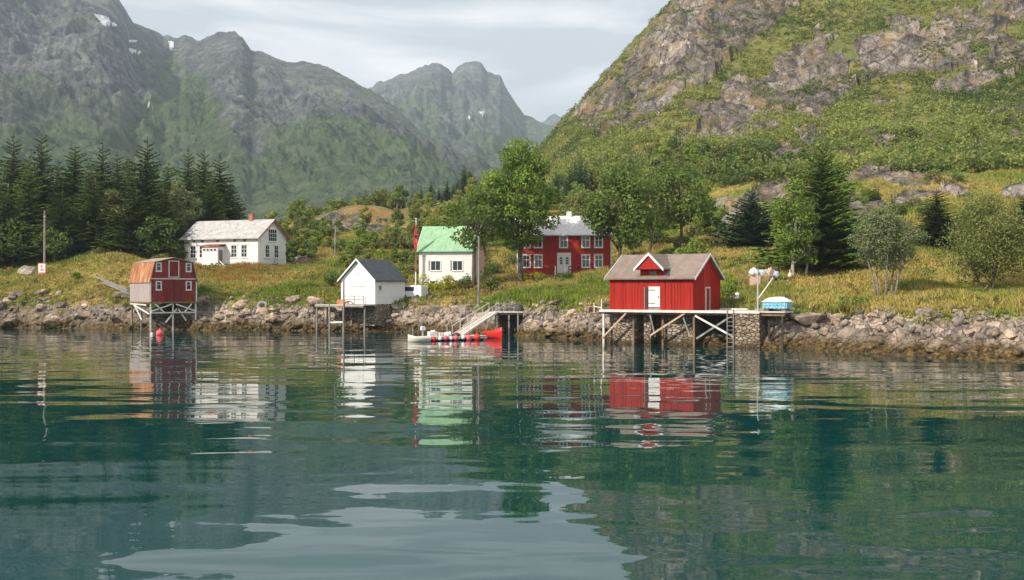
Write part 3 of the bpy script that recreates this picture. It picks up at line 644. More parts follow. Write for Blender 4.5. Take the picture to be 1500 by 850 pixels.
mountain('mountain', 'tiny far blue peak just left of the right-hand mountain flank',
    [(740, 205), (780, 184), (797, 178), (804, 170), (812, 167), (822, 172), (835, 186), (880, 200)], [(740, 5200), (880, 5200)], [(740, 3800), (880, 3800)], 1.6, 60, 303, [], [], 90, 1.1)

# valley floor that carries the land on to the mountains
va = np.linspace(-1.1, 1.1, 40); vd = np.geomspace(470, 7000, 24)
VA, VD = np.meshgrid(va, vd); vi = np.arange(VA.size).reshape(VA.shape)
tag(link_mesh('valley_floor', np_mesh('valley_floor', np.stack([(VA * VD).ravel(), VD.ravel(), np.full(VA.size, 2.5)], 1),
    np.stack([vi[:-1, :-1].ravel(), vi[:-1, 1:].ravel(), vi[1:, 1:].ravel(), vi[1:, :-1].ravel()], 1), M['mountain'], {'green': np.ones(VA.size), 'snow': np.zeros(VA.size)})),
    'flat valley floor hidden between the hill and the mountains', 'ground', kind='structure')

# ------------------------------------------------------------------ water
def mat_water():
    m, nt, n, l, b = new_mat('still_fjord_water')
    g = N(nt, 'NewGeometry'); pos = g.outputs['Position']
    b.inputs['Base Color'].default_value = (0.001, 0.038, 0.038, 1)
    b.inputs['Roughness'].default_value = 0.0; b.inputs['IOR'].default_value = 1.34
    b.inputs['Specular IOR Level'].default_value = 0.5
    a = noise(nt, mapping(nt, pos, (0.22, 0.5, 0.3), (0, 0, R(8))), 1.0, 1, 0.4, 0.6)
    c = noise(nt, mapping(nt, pos, (0.9, 1.9, 1), (0, 0, R(-6))), 1.0, 2, 0.4, 0.4)
    d = noise(nt, mapping(nt, pos, (0.05, 0.11, 1)), 1.0, 2, 0.5)
    e = noise(nt, mapping(nt, pos, (0.075, 0.2, 0.3), (0, 0, R(-10))), 1.0, 0, 0.4, 0.8)
    h = math_(nt, 'ADD', math_(nt, 'ADD', math_(nt, 'MULTIPLY', e, 0.075), math_(nt, 'MULTIPLY', a, 0.026)), math_(nt, 'MULTIPLY', math_(nt, 'MULTIPLY', c, math_(nt, 'POWER', d, 2.0)), 0.008))
    bump(nt, h, 1.0, 1.0, b)
    return m
M['water'] = mat_water()
W = MB(); W.add([(-420, -80, 0), (420, -80, 0), (420, 240, 0), (-420, 240, 0)], [(0, 1, 2, 3)])
tag(W.build('water', M['water']), 'calm dark green fjord water reflecting houses and mountains', 'water', kind='structure')

# ------------------------------------------------------------------ house building blocks
def window(parent, pos, rz, w, h, cols, rows, trim=0.13, fm=None, sill=True, bar=0.05, pane=None, name='window', head=0):
    fm = fm or M['whitepaint']; b = MB()
    b.box(-w / 2 - trim, -w / 2, -0.06, 0.0, -trim, h + trim); b.box(w / 2, w / 2 + trim, -0.06, 0.0, -trim, h + trim)
    b.box(-w / 2, w / 2, -0.06, 0.0, h, h + trim); b.box(-w / 2, w / 2, -0.06, 0.0, -trim, 0)
    for i in range(1, cols):
        x = -w / 2 + w * i / cols; b.box(x - bar / 2, x + bar / 2, -0.045, -0.012, 0, h)
    for i in range(1, rows):
        z = h * i / rows if rows != 2 else h * 0.64
        b.box(-w / 2, w / 2, -0.042, -0.014, z - bar / 2, z + bar / 2)
    if sill: b.box(-w / 2 - trim - 0.05, w / 2 + trim + 0.05, -0.11, -0.0605, -trim - 0.02, -trim + 0.04)
    if head: b.box(-w / 2 - trim - 0.08, w / 2 + trim + 0.08, -0.13, -0.0605, h + trim - 0.04, h + trim + head)
    o = b.build(name, fm, parent, pos, (0, 0, rz))
    MB().box(-w / 2 - 0.01, w / 2 + 0.01, -0.026, -0.004, -0.01, h + 0.01).build('pane', pane or M['glass'], o)
    return o

def gable_walls(L, Wd, h, rh, axis='x', z0=0):
    b = MB()
    if axis == 'x': b.prism([(0, z0), (Wd, z0), (Wd, h), (Wd / 2, rh), (0, h)], 'x', 0, L)
    else: b.prism([(0, z0), (L, z0), (L, h), (L / 2, rh), (0, h)], 'y', 0, Wd)
    return b
def gable_roof(span, h, rh, s0, s1, eave, t=0.14, axis='x', lift=0.03):
    k = (rh - h) / (span / 2)
    up = [(-eave, h - k * eave + lift + t), (span / 2, rh + lift + t), (span + eave, h - k * eave + lift + t)]
    lo = [(u, v - t) for u, v in reversed(up)]
    return MB().prism(up + lo, axis, s0, s1), k
def barge(span, h, rh, at, eave, k, th=0.05, hh=0.2, axis='x', lift=0.05, t=0.14):
    b = MB()
    for sgn in (0, 1):
        e = (-eave, h - k * eave + lift + t) if sgn == 0 else (span + eave, h - k * eave + lift + t)
        r = (span / 2, rh + lift + t)
        b.prism([e, r, (r[0], r[1] - hh * 1.1), (e[0], e[1] - hh)], axis, at, at + th)
    return b

# ------------------------------------------------------------------ the long white house
r = empty('wooden_house', (WH[0].x, WH[0].y, WHz), WH[1])
tag(r, 'long white wooden house with pale lichened slate roof and brick chimney beside the spruce grove', 'house')
L, Wd, h, rh = 13.7, 7.5, 4.1, 6.75
gable_walls(L, Wd, h, rh, 'x').build('wall', M['white_old'], r)
MB().box(0.05, L - 0.05, 0.05, Wd - 0.05, -1.6, -0.002).build('foundation', M['concrete'], r)
rb, k = gable_roof(Wd, h, rh, -0.55, L + 0.5, 0.55); roof = rb.build('roof', M['slate'], r)
MB().box(9.6, 10.25, Wd / 2 - 0.33, Wd / 2 + 0.33, rh - 0.35, rh + 0.95).box(9.54, 10.31, Wd / 2 - 0.39, Wd / 2 + 0.39, rh + 0.951, rh + 1.08).build('chimney', M['brick'], roof)
barge(Wd, h, rh, L + 0.502, 0.57, k, hh=0.24).build('bargeboard', M['redtrim'], r)
for x in (1.75, 3.45, 9.35, 11.2): window(r, (x, 0, 1.05), 0, 0.95, 1.75, 2, 3, 0.16, head=0.1)
for x in (1.9, 3.5, 6.3, 9.5, 11.3):
    MB().prism([(x - 0.36, 3.72), (x - 0.2, 3.42), (x, 3.3), (x + 0.2, 3.42), (x + 0.36, 3.72)], 'y', -0.05, -0.003).build('attic_vent', M['brownwood'], r)
for y in (2.35, 4.75): window(r, (L, y, 1.05), R(90), 0.95, 1.75, 2, 3, 0.16, head=0.1)
window(r, (L, Wd / 2, 3.55), R(90), 2.1, 1.75, 4, 3, 0.13)
po = MB().box(4.7, 7.6, -1.7, -0.003, -0.2, 2.6).build('porch', M['white_old'], r)
MB().prism([(-2.0, 2.62), (-0.004, 2.95), (-0.004, 3.05), (-2.0, 2.75)], 'x', 4.5, 7.85).build('porch_roof', M['redtrim'], po)
MB().box(7.602, 7.65, -1.45, -0.55, 0.0, 2.1).build('door', M['greywood'], po)
for i in range(4): window(po, (5.15 + i * 0.66, -1.7, 1.95), 0, 0.42, 0.32, 1, 1, 0.06, sill=False)
st = MB()
for i in range(3): st.box(7.66, 8.75 - i * 0.3, -1.6, -0.4, -1.0, -0.3 + i * 0.2 - 0.2)
st.build('step', M['concrete'], po)
MB().beam((8.0, -1.75, 0.4), (9.2, -1.75, -0.6), 0.1, 0.14).build('rail', M['whitewood'], po)

# ------------------------------------------------------------------ gambrel boathouse on stilts (far left)
a = R(38); Wd, Dp = 5.9, 7.3; zb = 3.55
cx0 = Vector(((220 - 750) / FPX * 134, 134))
r = empty('boathouse', (cx0.x, cx0.y, zb), a)
tag(r, 'weathered red boathouse with rusty gambrel roof standing on crossed white stilts', 'boathouse')
prof = [(0, 0), (Wd, 0), (Wd, 2.5), (Wd - 0.55, 4.85), (Wd / 2, 5.42), (0.55, 4.85), (0, 2.5)]
MB().prism(prof, 'y', 0, 0.12).build('front_wall', M['redold'], r)
MB().prism([(0, 0), (Wd, 0), (Wd, 2.5), (0, 2.5)], 'y', 0.122, Dp).prism([(0.02, 2.5), (Wd - 0.02, 2.5), (Wd - 0.57, 4.83), (Wd / 2, 5.40), (0.57, 4.83)], 'y', 0.122, Dp - 0.01).build('wall', M['greyboards'], r)
for sx, m_ in ((1, 'rust'), (-1, 'rusttop')):
    f = (lambda u: u) if sx == 1 else (lambda u: Wd - u)
    MB().prism([(f(-0.14), 2.36), (f(0.46), 4.90), (f(0.53), 4.86), (f(-0.06), 2.34)], 'y', -0.22, Dp + 0.2).build('lower_roof', M[m_], r)
    MB().prism([(f(0.42), 4.93), (f(Wd / 2), 5.52), (f(Wd / 2), 5.44), (f(0.47), 4.86)], 'y', -0.25, Dp + 0.2).build('upper_roof', M['rusttop'], r)
tr = MB(); tr.box(-0.02, 0.12, -0.05, -0.003, 0, 2.5).box(Wd - 0.12, Wd + 0.02, -0.05, -0.003, 0, 2.5).box(0.1, Wd - 0.1, -0.06, -0.003, 2.78, 2.9)
tr.build('corner_trim', M['whitewood'], r)
for x in (1.05, 4.85):
    window(r, (x, 0, 1.55), 0, 0.45, 0.85, 1, 2, 0.15, M['whitewood'], pane=M['glass']); window(r, (x, 0, 3.85), 0, 0.45, 0.85, 1, 2, 0.15, M['whitewood'])
d_ = MB().box(1.75, 4.15, -0.07, -0.003, 0.12, 2.7).build('door', M['reddoor'], r)
MB().beam((2.95, -0.09, 0.12), (2.95, -0.09, 2.7), 0.05, 0.04).build('door_seam', M['darkwood'], d_)
h_ = MB().box(2.4, 3.5, -0.07, -0.003, 3.1, 5.0).build('hatch', M['reddoor'], r)
MB().box(2.28, 2.398, -0.08, -0.003, 3.0, 5.1).box(3.502, 3.62, -0.08, -0.003, 3.0, 5.1).box(2.398, 3.502, -0.08, -0.003, 5.002, 5.1).box(2.398, 3.502, -0.08, -0.003, 3.0, 3.098).build('hatch_frame', M['whitewood'], h_)
MB().box(-0.1, Wd + 0.1, -0.12, Dp, -0.18, -0.003).build('floor_beam', M['brownwood'], r)
for x, y in ((0.1, 0.1), (5.8, 0.1), (2.9, 0.15), (0.1, 3.4), (5.8, 3.4), (0.1, 6.8), (5.8, 6.8)):
    zl = -4.4 if y < 1 else max(-4.4, gz(cx0.x + x * math.cos(a) - y * math.sin(a), cx0.y + x * math.sin(a) + y * math.cos(a)) - zb - 0.6)
    MB().beam((x, y, zl), (x, y, -0.182), 0.16).build('stilt', M['whitewood'] if y < 1 else M['greywood'], r)
for p, q in (((0.1, -0.05, -1.35), (5.8, -0.05, -1.35)), ((0.1, -0.02, -1.2), (2.7, -0.02, -0.3)), ((5.8, -0.02, -1.2), (3.2, -0.02, -0.3)), ((0.6, -0.09, -0.3), (1.7, -0.09, -1.3)), ((5.2, -0.09, -0.3), (4.3, -0.09, -1.3)),
             ((2.0, 0.2, -2.6), (3.4, 0.2, -0.9)), ((4.6, 0.2, -2.4), (3.6, 0.2, -0.9)), ((-0.02, 0.3, -1.5), (-0.02, 5.9, -0.4)), ((-0.05, 5.6, -0.35), (-0.05, 2.8, -2.3)), ((-0.02, 1.2, -0.4), (-0.02, 6.9, -0.3))):
    MB().beam(p, q, 0.13, 0.16).build('brace', M['whitewood'], r)

# ------------------------------------------------------------------ white shed with its timber pier
sh, srz = hframe(549.5, 131, 30, 5.2); zb = 3.3
r = empty('boat_shed', (sh.x, sh.y, zb), srz)
tag(r, 'small white shed with dark grey roof on a stone footing above the timber pier', 'shed')
L, Wd, h, rh = 5.2, 6.1, 2.95, 5.35
gable_walls(L, Wd, h, rh, 'y').build('wall', M['white'], r)
rb, k = gable_roof(L, h, rh, -0.35, Wd + 0.25, 0.28, 0.12, 'y'); rb.build('roof', M['dark_slate'], r)
barge(L, h, rh, -0.402, 0.28, k, hh=0.22, axis='y').build('bargeboard', M['whitepaint'], r)
MB().box(0.1, L - 0.02, 0.05, Wd - 0.05, -2.6, -0.003).build('foundation', M['stone'], r)
window(r, (L, 0.95, 1.7), R(90), 0.5, 0.55, 2, 1, 0.07)
d_ = MB().box(1.5, 2.75, -0.05, -0.003, 0.05, 2.05).build('door', M['white'], r)
MB().box(1.3, 3.5, -0.09, -0.003, 2.1, 2.2).build('hatch_rail', M['whitewood'], r)
MB().box(2.1, 3.0, -0.05, -0.003, 3.55, 3.65).build('gable_trim', M['whitewood'], r)
MB().box(L + 0.003, L + 0.12, -0.1, Wd, h - 0.2, h - 0.1).build('gutter', M['whitepaint'], r)
r2 = empty('timber_pier', (sh.x, sh.y, zb), srz)
tag(r2, 'grey timber pier on tall posts in front of the small white shed', 'pier')
pl = MB()
for i in range(15): pl.box(-1.9, L + 0.3, -2.6 + i * 0.17, -2.6 + i * 0.17 + 0.155, -0.14, -0.06)
pl.build('deck', M['planks'], r2)
MB().box(-1.9, L + 0.3, -2.65, -2.5, -0.34, -0.142).box(-1.9, L + 0.3, -0.4, -0.25, -0.34, -0.142).build('deck_beam', M['greywood'], r2)
for x, y, zt in ((-1.7, -2.5, 0.25), (-1.2, -1.2, -0.35), (0.3, -2.55, 0.0), (2.55, -2.7, 3.0), (2.0, -0.5, -0.35), (5.3, -2.2, -0.3)):
    MB().tube([(x, y, -4.2), (x + 0.05, y, zt)], [0.13, 0.10], 8).build('post', M['greywood'], r2)
MB().beam((0.3, -2.5, -2.2), (2.55, -2.6, -2.1), 0.12, 0.2).build('cross_beam', M['whitewood'], r2)
for z in (0.55, 0.98): MB().beam((2.55, -2.55, z), (5.4, -2.45, z), 0.06, 0.09).build('rail', M['greywood'], r2)
for x in (4.0, 5.35): MB().beam((x, -2.5, -0.1), (x, -2.5, 1.05), 0.07).build('rail_post', M['greywood'], r2)
def crate(loc, rz, s, m, label):
    b = MB()
    for i in range(3):
        z = i * s[2] / 3
        b.box(0, s[0], 0, 0.03, z, z + s[2] / 3 - 0.03).box(0, s[0], s[1] - 0.03, s[1], z, z + s[2] / 3 - 0.03).box(0, 0.03, 0.031, s[1] - 0.031, z, z + s[2] / 3 - 0.03).box(s[0] - 0.03, s[0], 0.031, s[1] - 0.031, z, z + s[2] / 3 - 0.03)
    b.box(0.031, s[0] - 0.031, 0.031, s[1] - 0.031, 0, 0.04)
    return tag(b.build('crate', m, None, loc, (0, 0, rz)), label, 'crate')
def loc(F, x, y, z, zb): 
    c, s = math.cos(F[1]), math.sin(F[1]); return (F[0].x + c * x - s * y, F[0].y + s * x + c * y, zb + z)
SF = (sh, srz)
crate(loc(SF, 0.35, -1.2, -0.06, zb), srz, (0.75, 0.6, 0.62), M['orange'], 'faded orange crate on the timber pier, the left of two against the white shed')
crate(loc(SF, 1.15, -1.25, -0.06, zb), srz + 0.2, (0.7, 0.55, 0.5), M['pinkwood'], 'raw wooden crate on the timber pier beside the orange crate')
b = MB(); 
for i in range(7):
    t = i / 6 * math.pi; b.tube([(math.cos(t) * 0.5 - 0.0, 0, math.sin(t) * 0.35 + 0.05), (math.cos(t + 0.5) * 0.5, 0.1, math.sin(t + 0.5) * 0.3 + 0.05)], 0.06, 6)
tag(b.build('net_heap', M['rubber'], None, loc(SF, 2.0, -1.0, -0.04, zb)), 'dark heap of rope lying between the crates and the tall pier post', 'rope')

# white van behind the shed
vx = P(607, 430, 137); r = empty('van', (vx.x, vx.y, gz(vx.x, vx.y) - 0.05), R(-12))
tag(r, 'small white van parked behind the white shed with dark windows', 'van')
VB = MB().prism([(-1.5, 0.35), (1.5, 0.35), (1.5, 1.65), (1.4, 1.78), (-0.9, 1.78), (-1.3, 1.15), (-1.5, 1.0)], 'y', -0.85, 0.85).build('body', M['whitepaint'], r, (0, 0, 0), (0, 0, R(-14)), bevel=0.05)
MB().prism([(-1.26, 1.17), (-0.91, 1.72), (-0.96, 1.75), (-1.33, 1.19)], 'y', -0.74, 0.74).build('windscreen', M['glass'], VB)
for y in (-0.857, 0.857): MB().box(-0.95, 0.45, y - 0.006, y + 0.006, 1.08, 1.6).build('side_window', M['glass'], VB)
for x in (-0.95, 0.95):
    for y in (-0.8, 0.8):
        MB().tube([(x, y - 0.09, 0.33), (x, y + 0.09, 0.33)], 0.33, 16).build('wheel', M['rubber'], VB)
MB().box(-1.53, -1.505, -0.75, -0.45, 0.75, 0.92).build('headlight', M['tarp'], VB); MB().box(-1.53, -1.505, 0.45, 0.75, 0.75, 0.92).build('headlight', M['tarp'], VB)
MB().box(-1.58, -1.505, -0.8, 0.8, 0.38, 0.55).build('bumper', M['darkwood'], VB)

# ------------------------------------------------------------------ green-roofed house
r = empty('wooden_house', (GH[0].x, GH[0].y, GHz), GH[1])
tag(r, 'white house with pale green roof between the flagpole and the big leafy tree', 'house')
L, Wd, h, rh = 7.5, 7.0, 4.5, 7.65
gable_walls(L, Wd, h, rh, 'x', -1.2).build('wall', M['white'], r)
rb, k = gable_roof(Wd, h, rh, -0.3, L + 0.3, 0.4); rb.build('roof', M['greenroof'], r)
barge(Wd, h, rh, L + 0.302, 0.4, k).build('bargeboard', M['whitepaint'], r); barge(Wd, h, rh, -0.352, 0.4, k).build('bargeboard', M['whitepaint'], r)
for x in (2.3, 5.3):
    window(r, (x, 0, 1.75), 0, 1.25, 1.2, 2, 1, 0.12)
    MB().box(x - 0.98, x - 0.76, -0.045, -0.003, 1.66, 3.05).build('shutter', M['concrete'], r)
window(r, (1.9, 0, -0.1), 0, 0.7, 0.4, 1, 1, 0.08); window(r, (5.2, 0, -0.1), 0, 0.7, 0.4, 1, 1, 0.08)

# ------------------------------------------------------------------ the two-storey red house
r = empty('wooden_house', (RH[0].x, RH[0].y, RHz), RH[1])
tag(r, 'two-storey red house with white window frames and grey slate roof behind the leafy trees', 'house')
L, Wd, h, rh = 12.7, 7.0, 5.5, 8.0
gable_walls(L, Wd, h, rh, 'x').build('wall', M['redhouse'], r)
MB().box(0.06, L - 0.06, 0.06, Wd - 0.06, -1.8, -0.003).build('foundation', M['concrete'], r)
rb, k = gable_roof(Wd, h, rh, -0.35, L + 0.35, 0.4); roof = rb.build('roof', M['slate_pale'], r)
MB().box(6.6, 7.3, Wd / 2 - 0.35, Wd / 2 + 0.35, rh - 0.3, rh + 0.75).build('chimney', M['tarp'], roof)
MB().box(L - 0.14, L + 0.02, -0.05, -0.003, 0, h - 0.05).build('corner_board', M['whitepaint'], r); MB().box(-0.02, 0.14, -0.05, -0.003, 0, h - 0.05).build('corner_board', M['whitepaint'], r)
barge(Wd, h, rh, L + 0.352, 0.4, k).build('bargeboard', M['whitepaint'], r); barge(Wd, h, rh, -0.402, 0.4, k).build('bargeboard', M['whitepaint'], r)
for x in (1.28, 2.88, 9.25, 10.95):
    window(r, (x, 0, 1.12), 0, 0.86, 1.48, 2, 2, 0.17, bar=0.09, head=0.05)
    window(r, (x, 0, 3.78), 0, 0.86, 1.4, 2, 2, 0.17, bar=0.09)
window(r, (6.28, 0, 3.78), 0, 0.86, 1.4, 2, 2, 0.17, bar=0.09)
d_ = MB().box(5.6, 7.1, -0.07, -0.003, 0.25, 2.75).build('door', M['whitepaint'], r)
for x in (5.95, 6.75): window(d_, (x, -0.07, 1.45), 0, 0.4, 0.95, 1, 3, 0.05, sill=False)
MB().box(5.42, 5.598, -0.09, -0.003, 0.2, 3.0).box(7.102, 7.28, -0.09, -0.003, 0.2, 3.0).box(5.598, 7.102, -0.09, -0.003, 2.752, 3.0).build('door_frame', M['whitepaint'], d_)
stp = MB().box(5.2, 8.3, -1.5, -0.004, 0.0, 0.2).box(5.5, 5.6, -1.4, -0.1, -1.0, -0.002).box(8.0, 8.1, -1.4, -0.1, -1.0, -0.002)
for i in range(5):
    stp.box(8.302 + i * 0.32, 8.302 + i * 0.32 + 0.3, -1.5, -0.1, -0.05 - i * 0.2, 0.05 - i * 0.2)
for i in range(5):
    stp.box(5.25, 6.5, -1.505 - (i + 1) * 0.3, -1.505 - i * 0.3 - 0.01, -0.05 - i * 0.2, 0.05 - i * 0.2)
stoop = stp.build('stoop', M['redrail'], r)
def railing(pts, m_, hh=0.95):
    b = MB()
    for (p, q) in zip(pts[:-1], pts[1:]):
        p = Vector(p); q = Vector(q); nseg = max(1, int((q - p).length / 0.9))
        for i in range(nseg + 1):
            c = p.lerp(q, i / nseg); b.beam(c, c + Vector((0, 0, hh)), 0.12)
        for z in (hh, hh * 0.5): b.beam(p + Vector((0, 0, z)), q + Vector((0, 0, z)), 0.09, 0.13)
    b.build('railing', m_, stoop)
railing([(7.0, -1.45, 0.2), (8.3, -1.45, 0.2), (9.9, -1.45, -0.8)], M['redrail'])
railing([(5.22, -1.5, 0.2), (5.22, -3.0, -0.85)], M['whitepaint']); railing([(6.52, -1.5, 0.2), (6.52, -3.0, -0.85)], M['whitepaint'])

# ------------------------------------------------------------------ the bright red boathouse
BH = hframe(1015, 98, 30, 8.2); zb = 3.16
r = empty('boathouse', (BH[0].x, BH[0].y, zb), BH[1])
tag(r, 'bright red boathouse with white door and cross gable on the stone pier', 'boathouse')
L, Wd, h, rh = 8.2, 7.2, 3.0, 5.05
bt = gable_walls(L, Wd, h, rh, 'x'); x = 0.12
while x < L:
    if not (3.62 < x < 5.05): bt.box(x - 0.035, x + 0.035, -0.05, 0.02, 0.02, h - 0.02)
    x += 0.3
y = 0.15
while y < Wd:
    if not (3.0 < y < 4.4):
        top = h + (rh - h) * (1 - abs(y - Wd / 2) / (Wd / 2)); bt.box(L - 0.02, L + 0.05, y - 0.035, y + 0.035, 0.02, top - 0.05)
    y += 0.32
bt.build('wall', M['red'], r)
rb, k = gable_roof(Wd, h, rh, -0.35, L + 0.35, 0.4); roof = rb.build('roof', M['brownroof'], r)
barge(Wd, h, rh, L + 0.352, 0.4, k, hh=0.22).build('bargeboard', M['whitewood'], r); barge(Wd, h, rh, -0.402, 0.4, k, hh=0.22).build('bargeboard', M['whitewood'], r)
# cross gable
g0, g1, gm_ = 2.85, 5.65, 4.25; gh = 3.75; gt = 5.15
cg = MB().prism([(3.1, h), (5.4, h), (5.4, gh), (gm_, gt - 0.2), (3.1, gh)], 'y', -0.012, 3.4).build('cross_gable', M['red'], r)
hoist = MB().prism([(g0 + 0.25, gh - 0.02), (g1 - 0.25, gh - 0.02), (gm_, gt - 0.15)], 'y', -0.75, -0.013).build('hoist_hood', M['red'], cg)
kk = (gt - gh) / (gm_ - g0)
up = [(g0, gh + 0.06), (gm_, gt + 0.06), (g1, gh + 0.06)]
MB().prism(up + [(u, v - 0.12) for u, v in reversed(up)], 'y', -0.82, 3.5).build('cross_roof', M['brownroof'], cg)
bb = MB()
for u0 in (g0 - 0.06, g1 + 0.06): bb.prism([(u0, gh + 0.04), (gm_, gt + 0.1), (gm_, gt - 0.16), (u0, gh - 0.2)], 'y', -0.89, -0.822)
bb.build('gable_trim', M['whitepaint'], cg)
window(cg, (4.35, -0.012, 3.02), 0, 0.62, 0.5, 2, 1, 0.07, M['redtrim'], sill=False)
d_ = MB().box(3.95, 5.05, -0.08, -0.003, 0.28, 2.15).build('door', M['whitedoor'], r)
for z in (0.6, 1.8): MB().box(3.96, 4.6, -0.1, -0.081, z, z + 0.07).build('hinge', M['rubber'], d_)
MB().box(4.9, 4.96, -0.13, -0.081, 1.1, 1.28).build('handle', M['rubber'], d_)
MB().box(3.9, 5.12, -0.07, -0.003, 0.0, 0.2).build('door_sill', M['greywood'], d_)
MB().box(3.70, 3.945, -0.045, -0.003, 0.2, 2.05).build('door_gap', M['darkwood'], d_)
MB().beam((3.55, -0.06, 0.0), (3.55, -0.06, 2.1), 0.07).build('ladder_rail', M['greywood'], r)
d2 = MB().box(L + 0.003, L + 0.06, 3.3, 4.2, 0.1, 2.0).build('door', M['reddoor'], r, ); d2['label'] = 'dark red side door in a white frame'
MB().box(L + 0.003, L + 0.08, 3.18, 3.298, 0.0, 2.12).box(L + 0.003, L + 0.08, 4.202, 4.32, 0.0, 2.12).box(L + 0.003, L + 0.08, 3.298, 4.202, 2.002, 2.12).build('door_frame', M['whitewood'], d2)

# its pier
r = empty('pier', (BH[0].x, BH[0].y, zb), BH[1])
tag(r, 'stone and timber pier with pale plank deck under the bright red boathouse', 'pier')
dk = MB(); n_ = 0; x = -0.7
while x < L + 8.4:
    if x < L + 0.05: dk.box(x, x + 0.185, -0.55, 0.3, -0.12, -0.006)
    else: dk.box(x, x + 0.185, -0.55, 5.5 if x < L + 6.2 else 2.2, -0.12, -0.006 + 0.012 * ((n_ * 7) % 3) / 3)
    x += 0.2; n_ += 1
dk.build('deck', M['planks'], r)
MB().box(-0.75, L + 6.3, -0.68, -0.56, -0.2, 0.03).build('edge_beam', M['whitewood'], r)
MB().box(-0.5, L + 0.1, -0.4, -0.15, -0.4, -0.122).box(L + 0.1, L + 8.4, -0.4, -0.15, -0.4, -0.122).box(-0.5, L, 2.0, 2.25, -0.4, -0.122).build('deck_beam', M['brownwood'], r)
# dry-stone retaining wall with two dark bays
MB().box(-0.3, 2.45, 0.6, 2.4, -3.6, -0.41).box(3.25, 3.95, 0.5, 2.4, -3.6, -0.41).box(4.9, L - 0.1, 0.7, 2.4, -3.6, -0.41).box(2.45, 3.25, 1.9, 2.4, -3.6, -0.41).box(3.95, 4.9, 1.9, 2.4, -3.6, -0.41).build('retaining_wall', M['stone'], r)
MB().box(L + 0.2, L + 4.0, 2.2, 2.5, -3.8, -0.42).build('bay_shade_wall', M['darkwood'], r)  # dark wall added so the open bay reads as deep shade
MB().prism([(L + 3.95, -4.2), (L + 6.35, -4.2), (L + 6.25, -0.21), (L + 4.05, -0.21)], 'y', -0.62, 5.2).build('stone_pillar', M['stone'], r)
for x, y, m_ in ((-0.45, -0.35, 'whitewood'), (2.3, 0.3, 'brownwood'), (5.2, 0.3, 'brownwood'), (L + 0.15, -0.1, 'brownwood')): MB().beam((x, y, -3.6), (x, y, -0.122), 0.18).build('post', M[m_], r)
for x, y in ((L + 6.9, 0.2), (L + 8.2, -0.3), (L + 8.2, 2.0), (L + 6.9, 2.0)): MB().beam((x, y, -3.4), (x, y, -0.122), 0.16).build('post', M['darkwood'], r)
for p, q, m_ in (((-0.5, -0.5, -2.6), (1.9, -0.5, -0.3), 'pinkwood'), ((4.3, -0.5, -2.3), (7.7, -0.5, -0.2), 'pinkwood'), ((L + 0.5, -0.45, -2.5), (L + 3.8, -0.45, -0.4), 'greywood'), ((L + 0.4, -0.52, -0.45), (L + 4.2, -0.52, -2.4), 'whitewood'),
                 ((L + 6.9, 0.1, -2.8), (L + 8.2, 0.1, -0.5), 'darkwood'), ((4.2, -0.3, -0.4), (4.7, -0.3, -2.4), 'greywood'), ((L - 0.9, -0.3, -0.3), (L - 0.2, -0.3, -2.2), 'greywood')):
    MB().beam(p, q, 0.13, 0.16).build('brace', M[m_], r)
ld = MB(); ld.beam((L + 3.45, -0.78, -3.4), (L + 3.45, -0.74, 0.15), 0.07).beam((L + 4.0, -0.78, -3.4), (L + 4.0, -0.74, 0.15), 0.07)
for i in range(9): ld.beam((L + 3.45, -0.77, -3.1 + i * 0.36), (L + 4.0, -0.77, -3.1 + i * 0.36), 0.05)
ld.build('ladder', M['greywood'], r)
MB().beam((-0.55, -0.6, 0), (-0.55, -0.6, 1.05), 0.1).beam((-1.5, -0.2, -0.3), (-1.5, -0.2, 0.6), 0.09).beam((-1.5, -0.2, 0.3), (-0.55, -0.6, 0.2), 0.08).build('mooring_post', M['whitewood'], r)

# things on and behind the pier
r = empty('davit_crane', loc(BH, L + 5.95, 0.0, 0.0, zb), BH[1]); tag(r, 'thin grey davit crane standing on the corner of the stone pier', 'crane')
MB().tube([(0, 0, 0), (0, 0, 3.7)], [0.09, 0.06], 8).build('mast', M['metal'], r)
MB().tube([(0.05, 0, 1.1), (1.3, 0.2, 2.9)], 0.06, 8).build('boom', M['whitewood'], r)
MB().tube([(1.3, 0.2, 2.9), (0, 0, 3.55)], 0.015, 5).build('stay', M['metal'], r)
r = empty('fish_tub', loc(BH, L + 6.25, 0.35, 0.01, zb), BH[1]); tag(r, 'light blue fish tub under a white domed tarpaulin on the end of the pier', 'tub')
tb = MB().box(0, 2.15, 0, 1.6, 0.22, 0.85)
for i in range(6): tb.box(0.1 + i * 0.36, 0.22 + i * 0.36, -0.05, -0.001, 0.25, 0.84)
tb.box(-0.04, 2.19, -0.06, 1.64, 0.5, 0.56)
tb.build('tub', M['blue'], r)
MB().box(0.1, 0.5, 0.1, 1.5, 0, 0.219).box(1.6, 2.0, 0.1, 1.5, 0, 0.219).build('skid', M['brownwood'], r)
dm = MB(); gx, gy = 11, 7
vs = []
for j in range(gy):
    for i in range(gx):
        u, v = i / (gx - 1), j / (gy - 1); e = (1 - (2 * u - 1) ** 4) * (1 - (2 * v - 1) ** 4)
        vs.append((-0.1 + 2.35 * u, -0.1 + 1.8 * v, 0.87 + 0.36 * e + 0.02 * math.sin(9 * u + 5 * v) - 0.08 * (1 - e)))
dm.add(vs, [(j * gx + i, j * gx + i + 1, (j + 1) * gx + i + 1, (j + 1) * gx + i) for j in range(gy - 1) for i in range(gx - 1)])
dm.build('cover', M['tarp'], r, smooth=True)

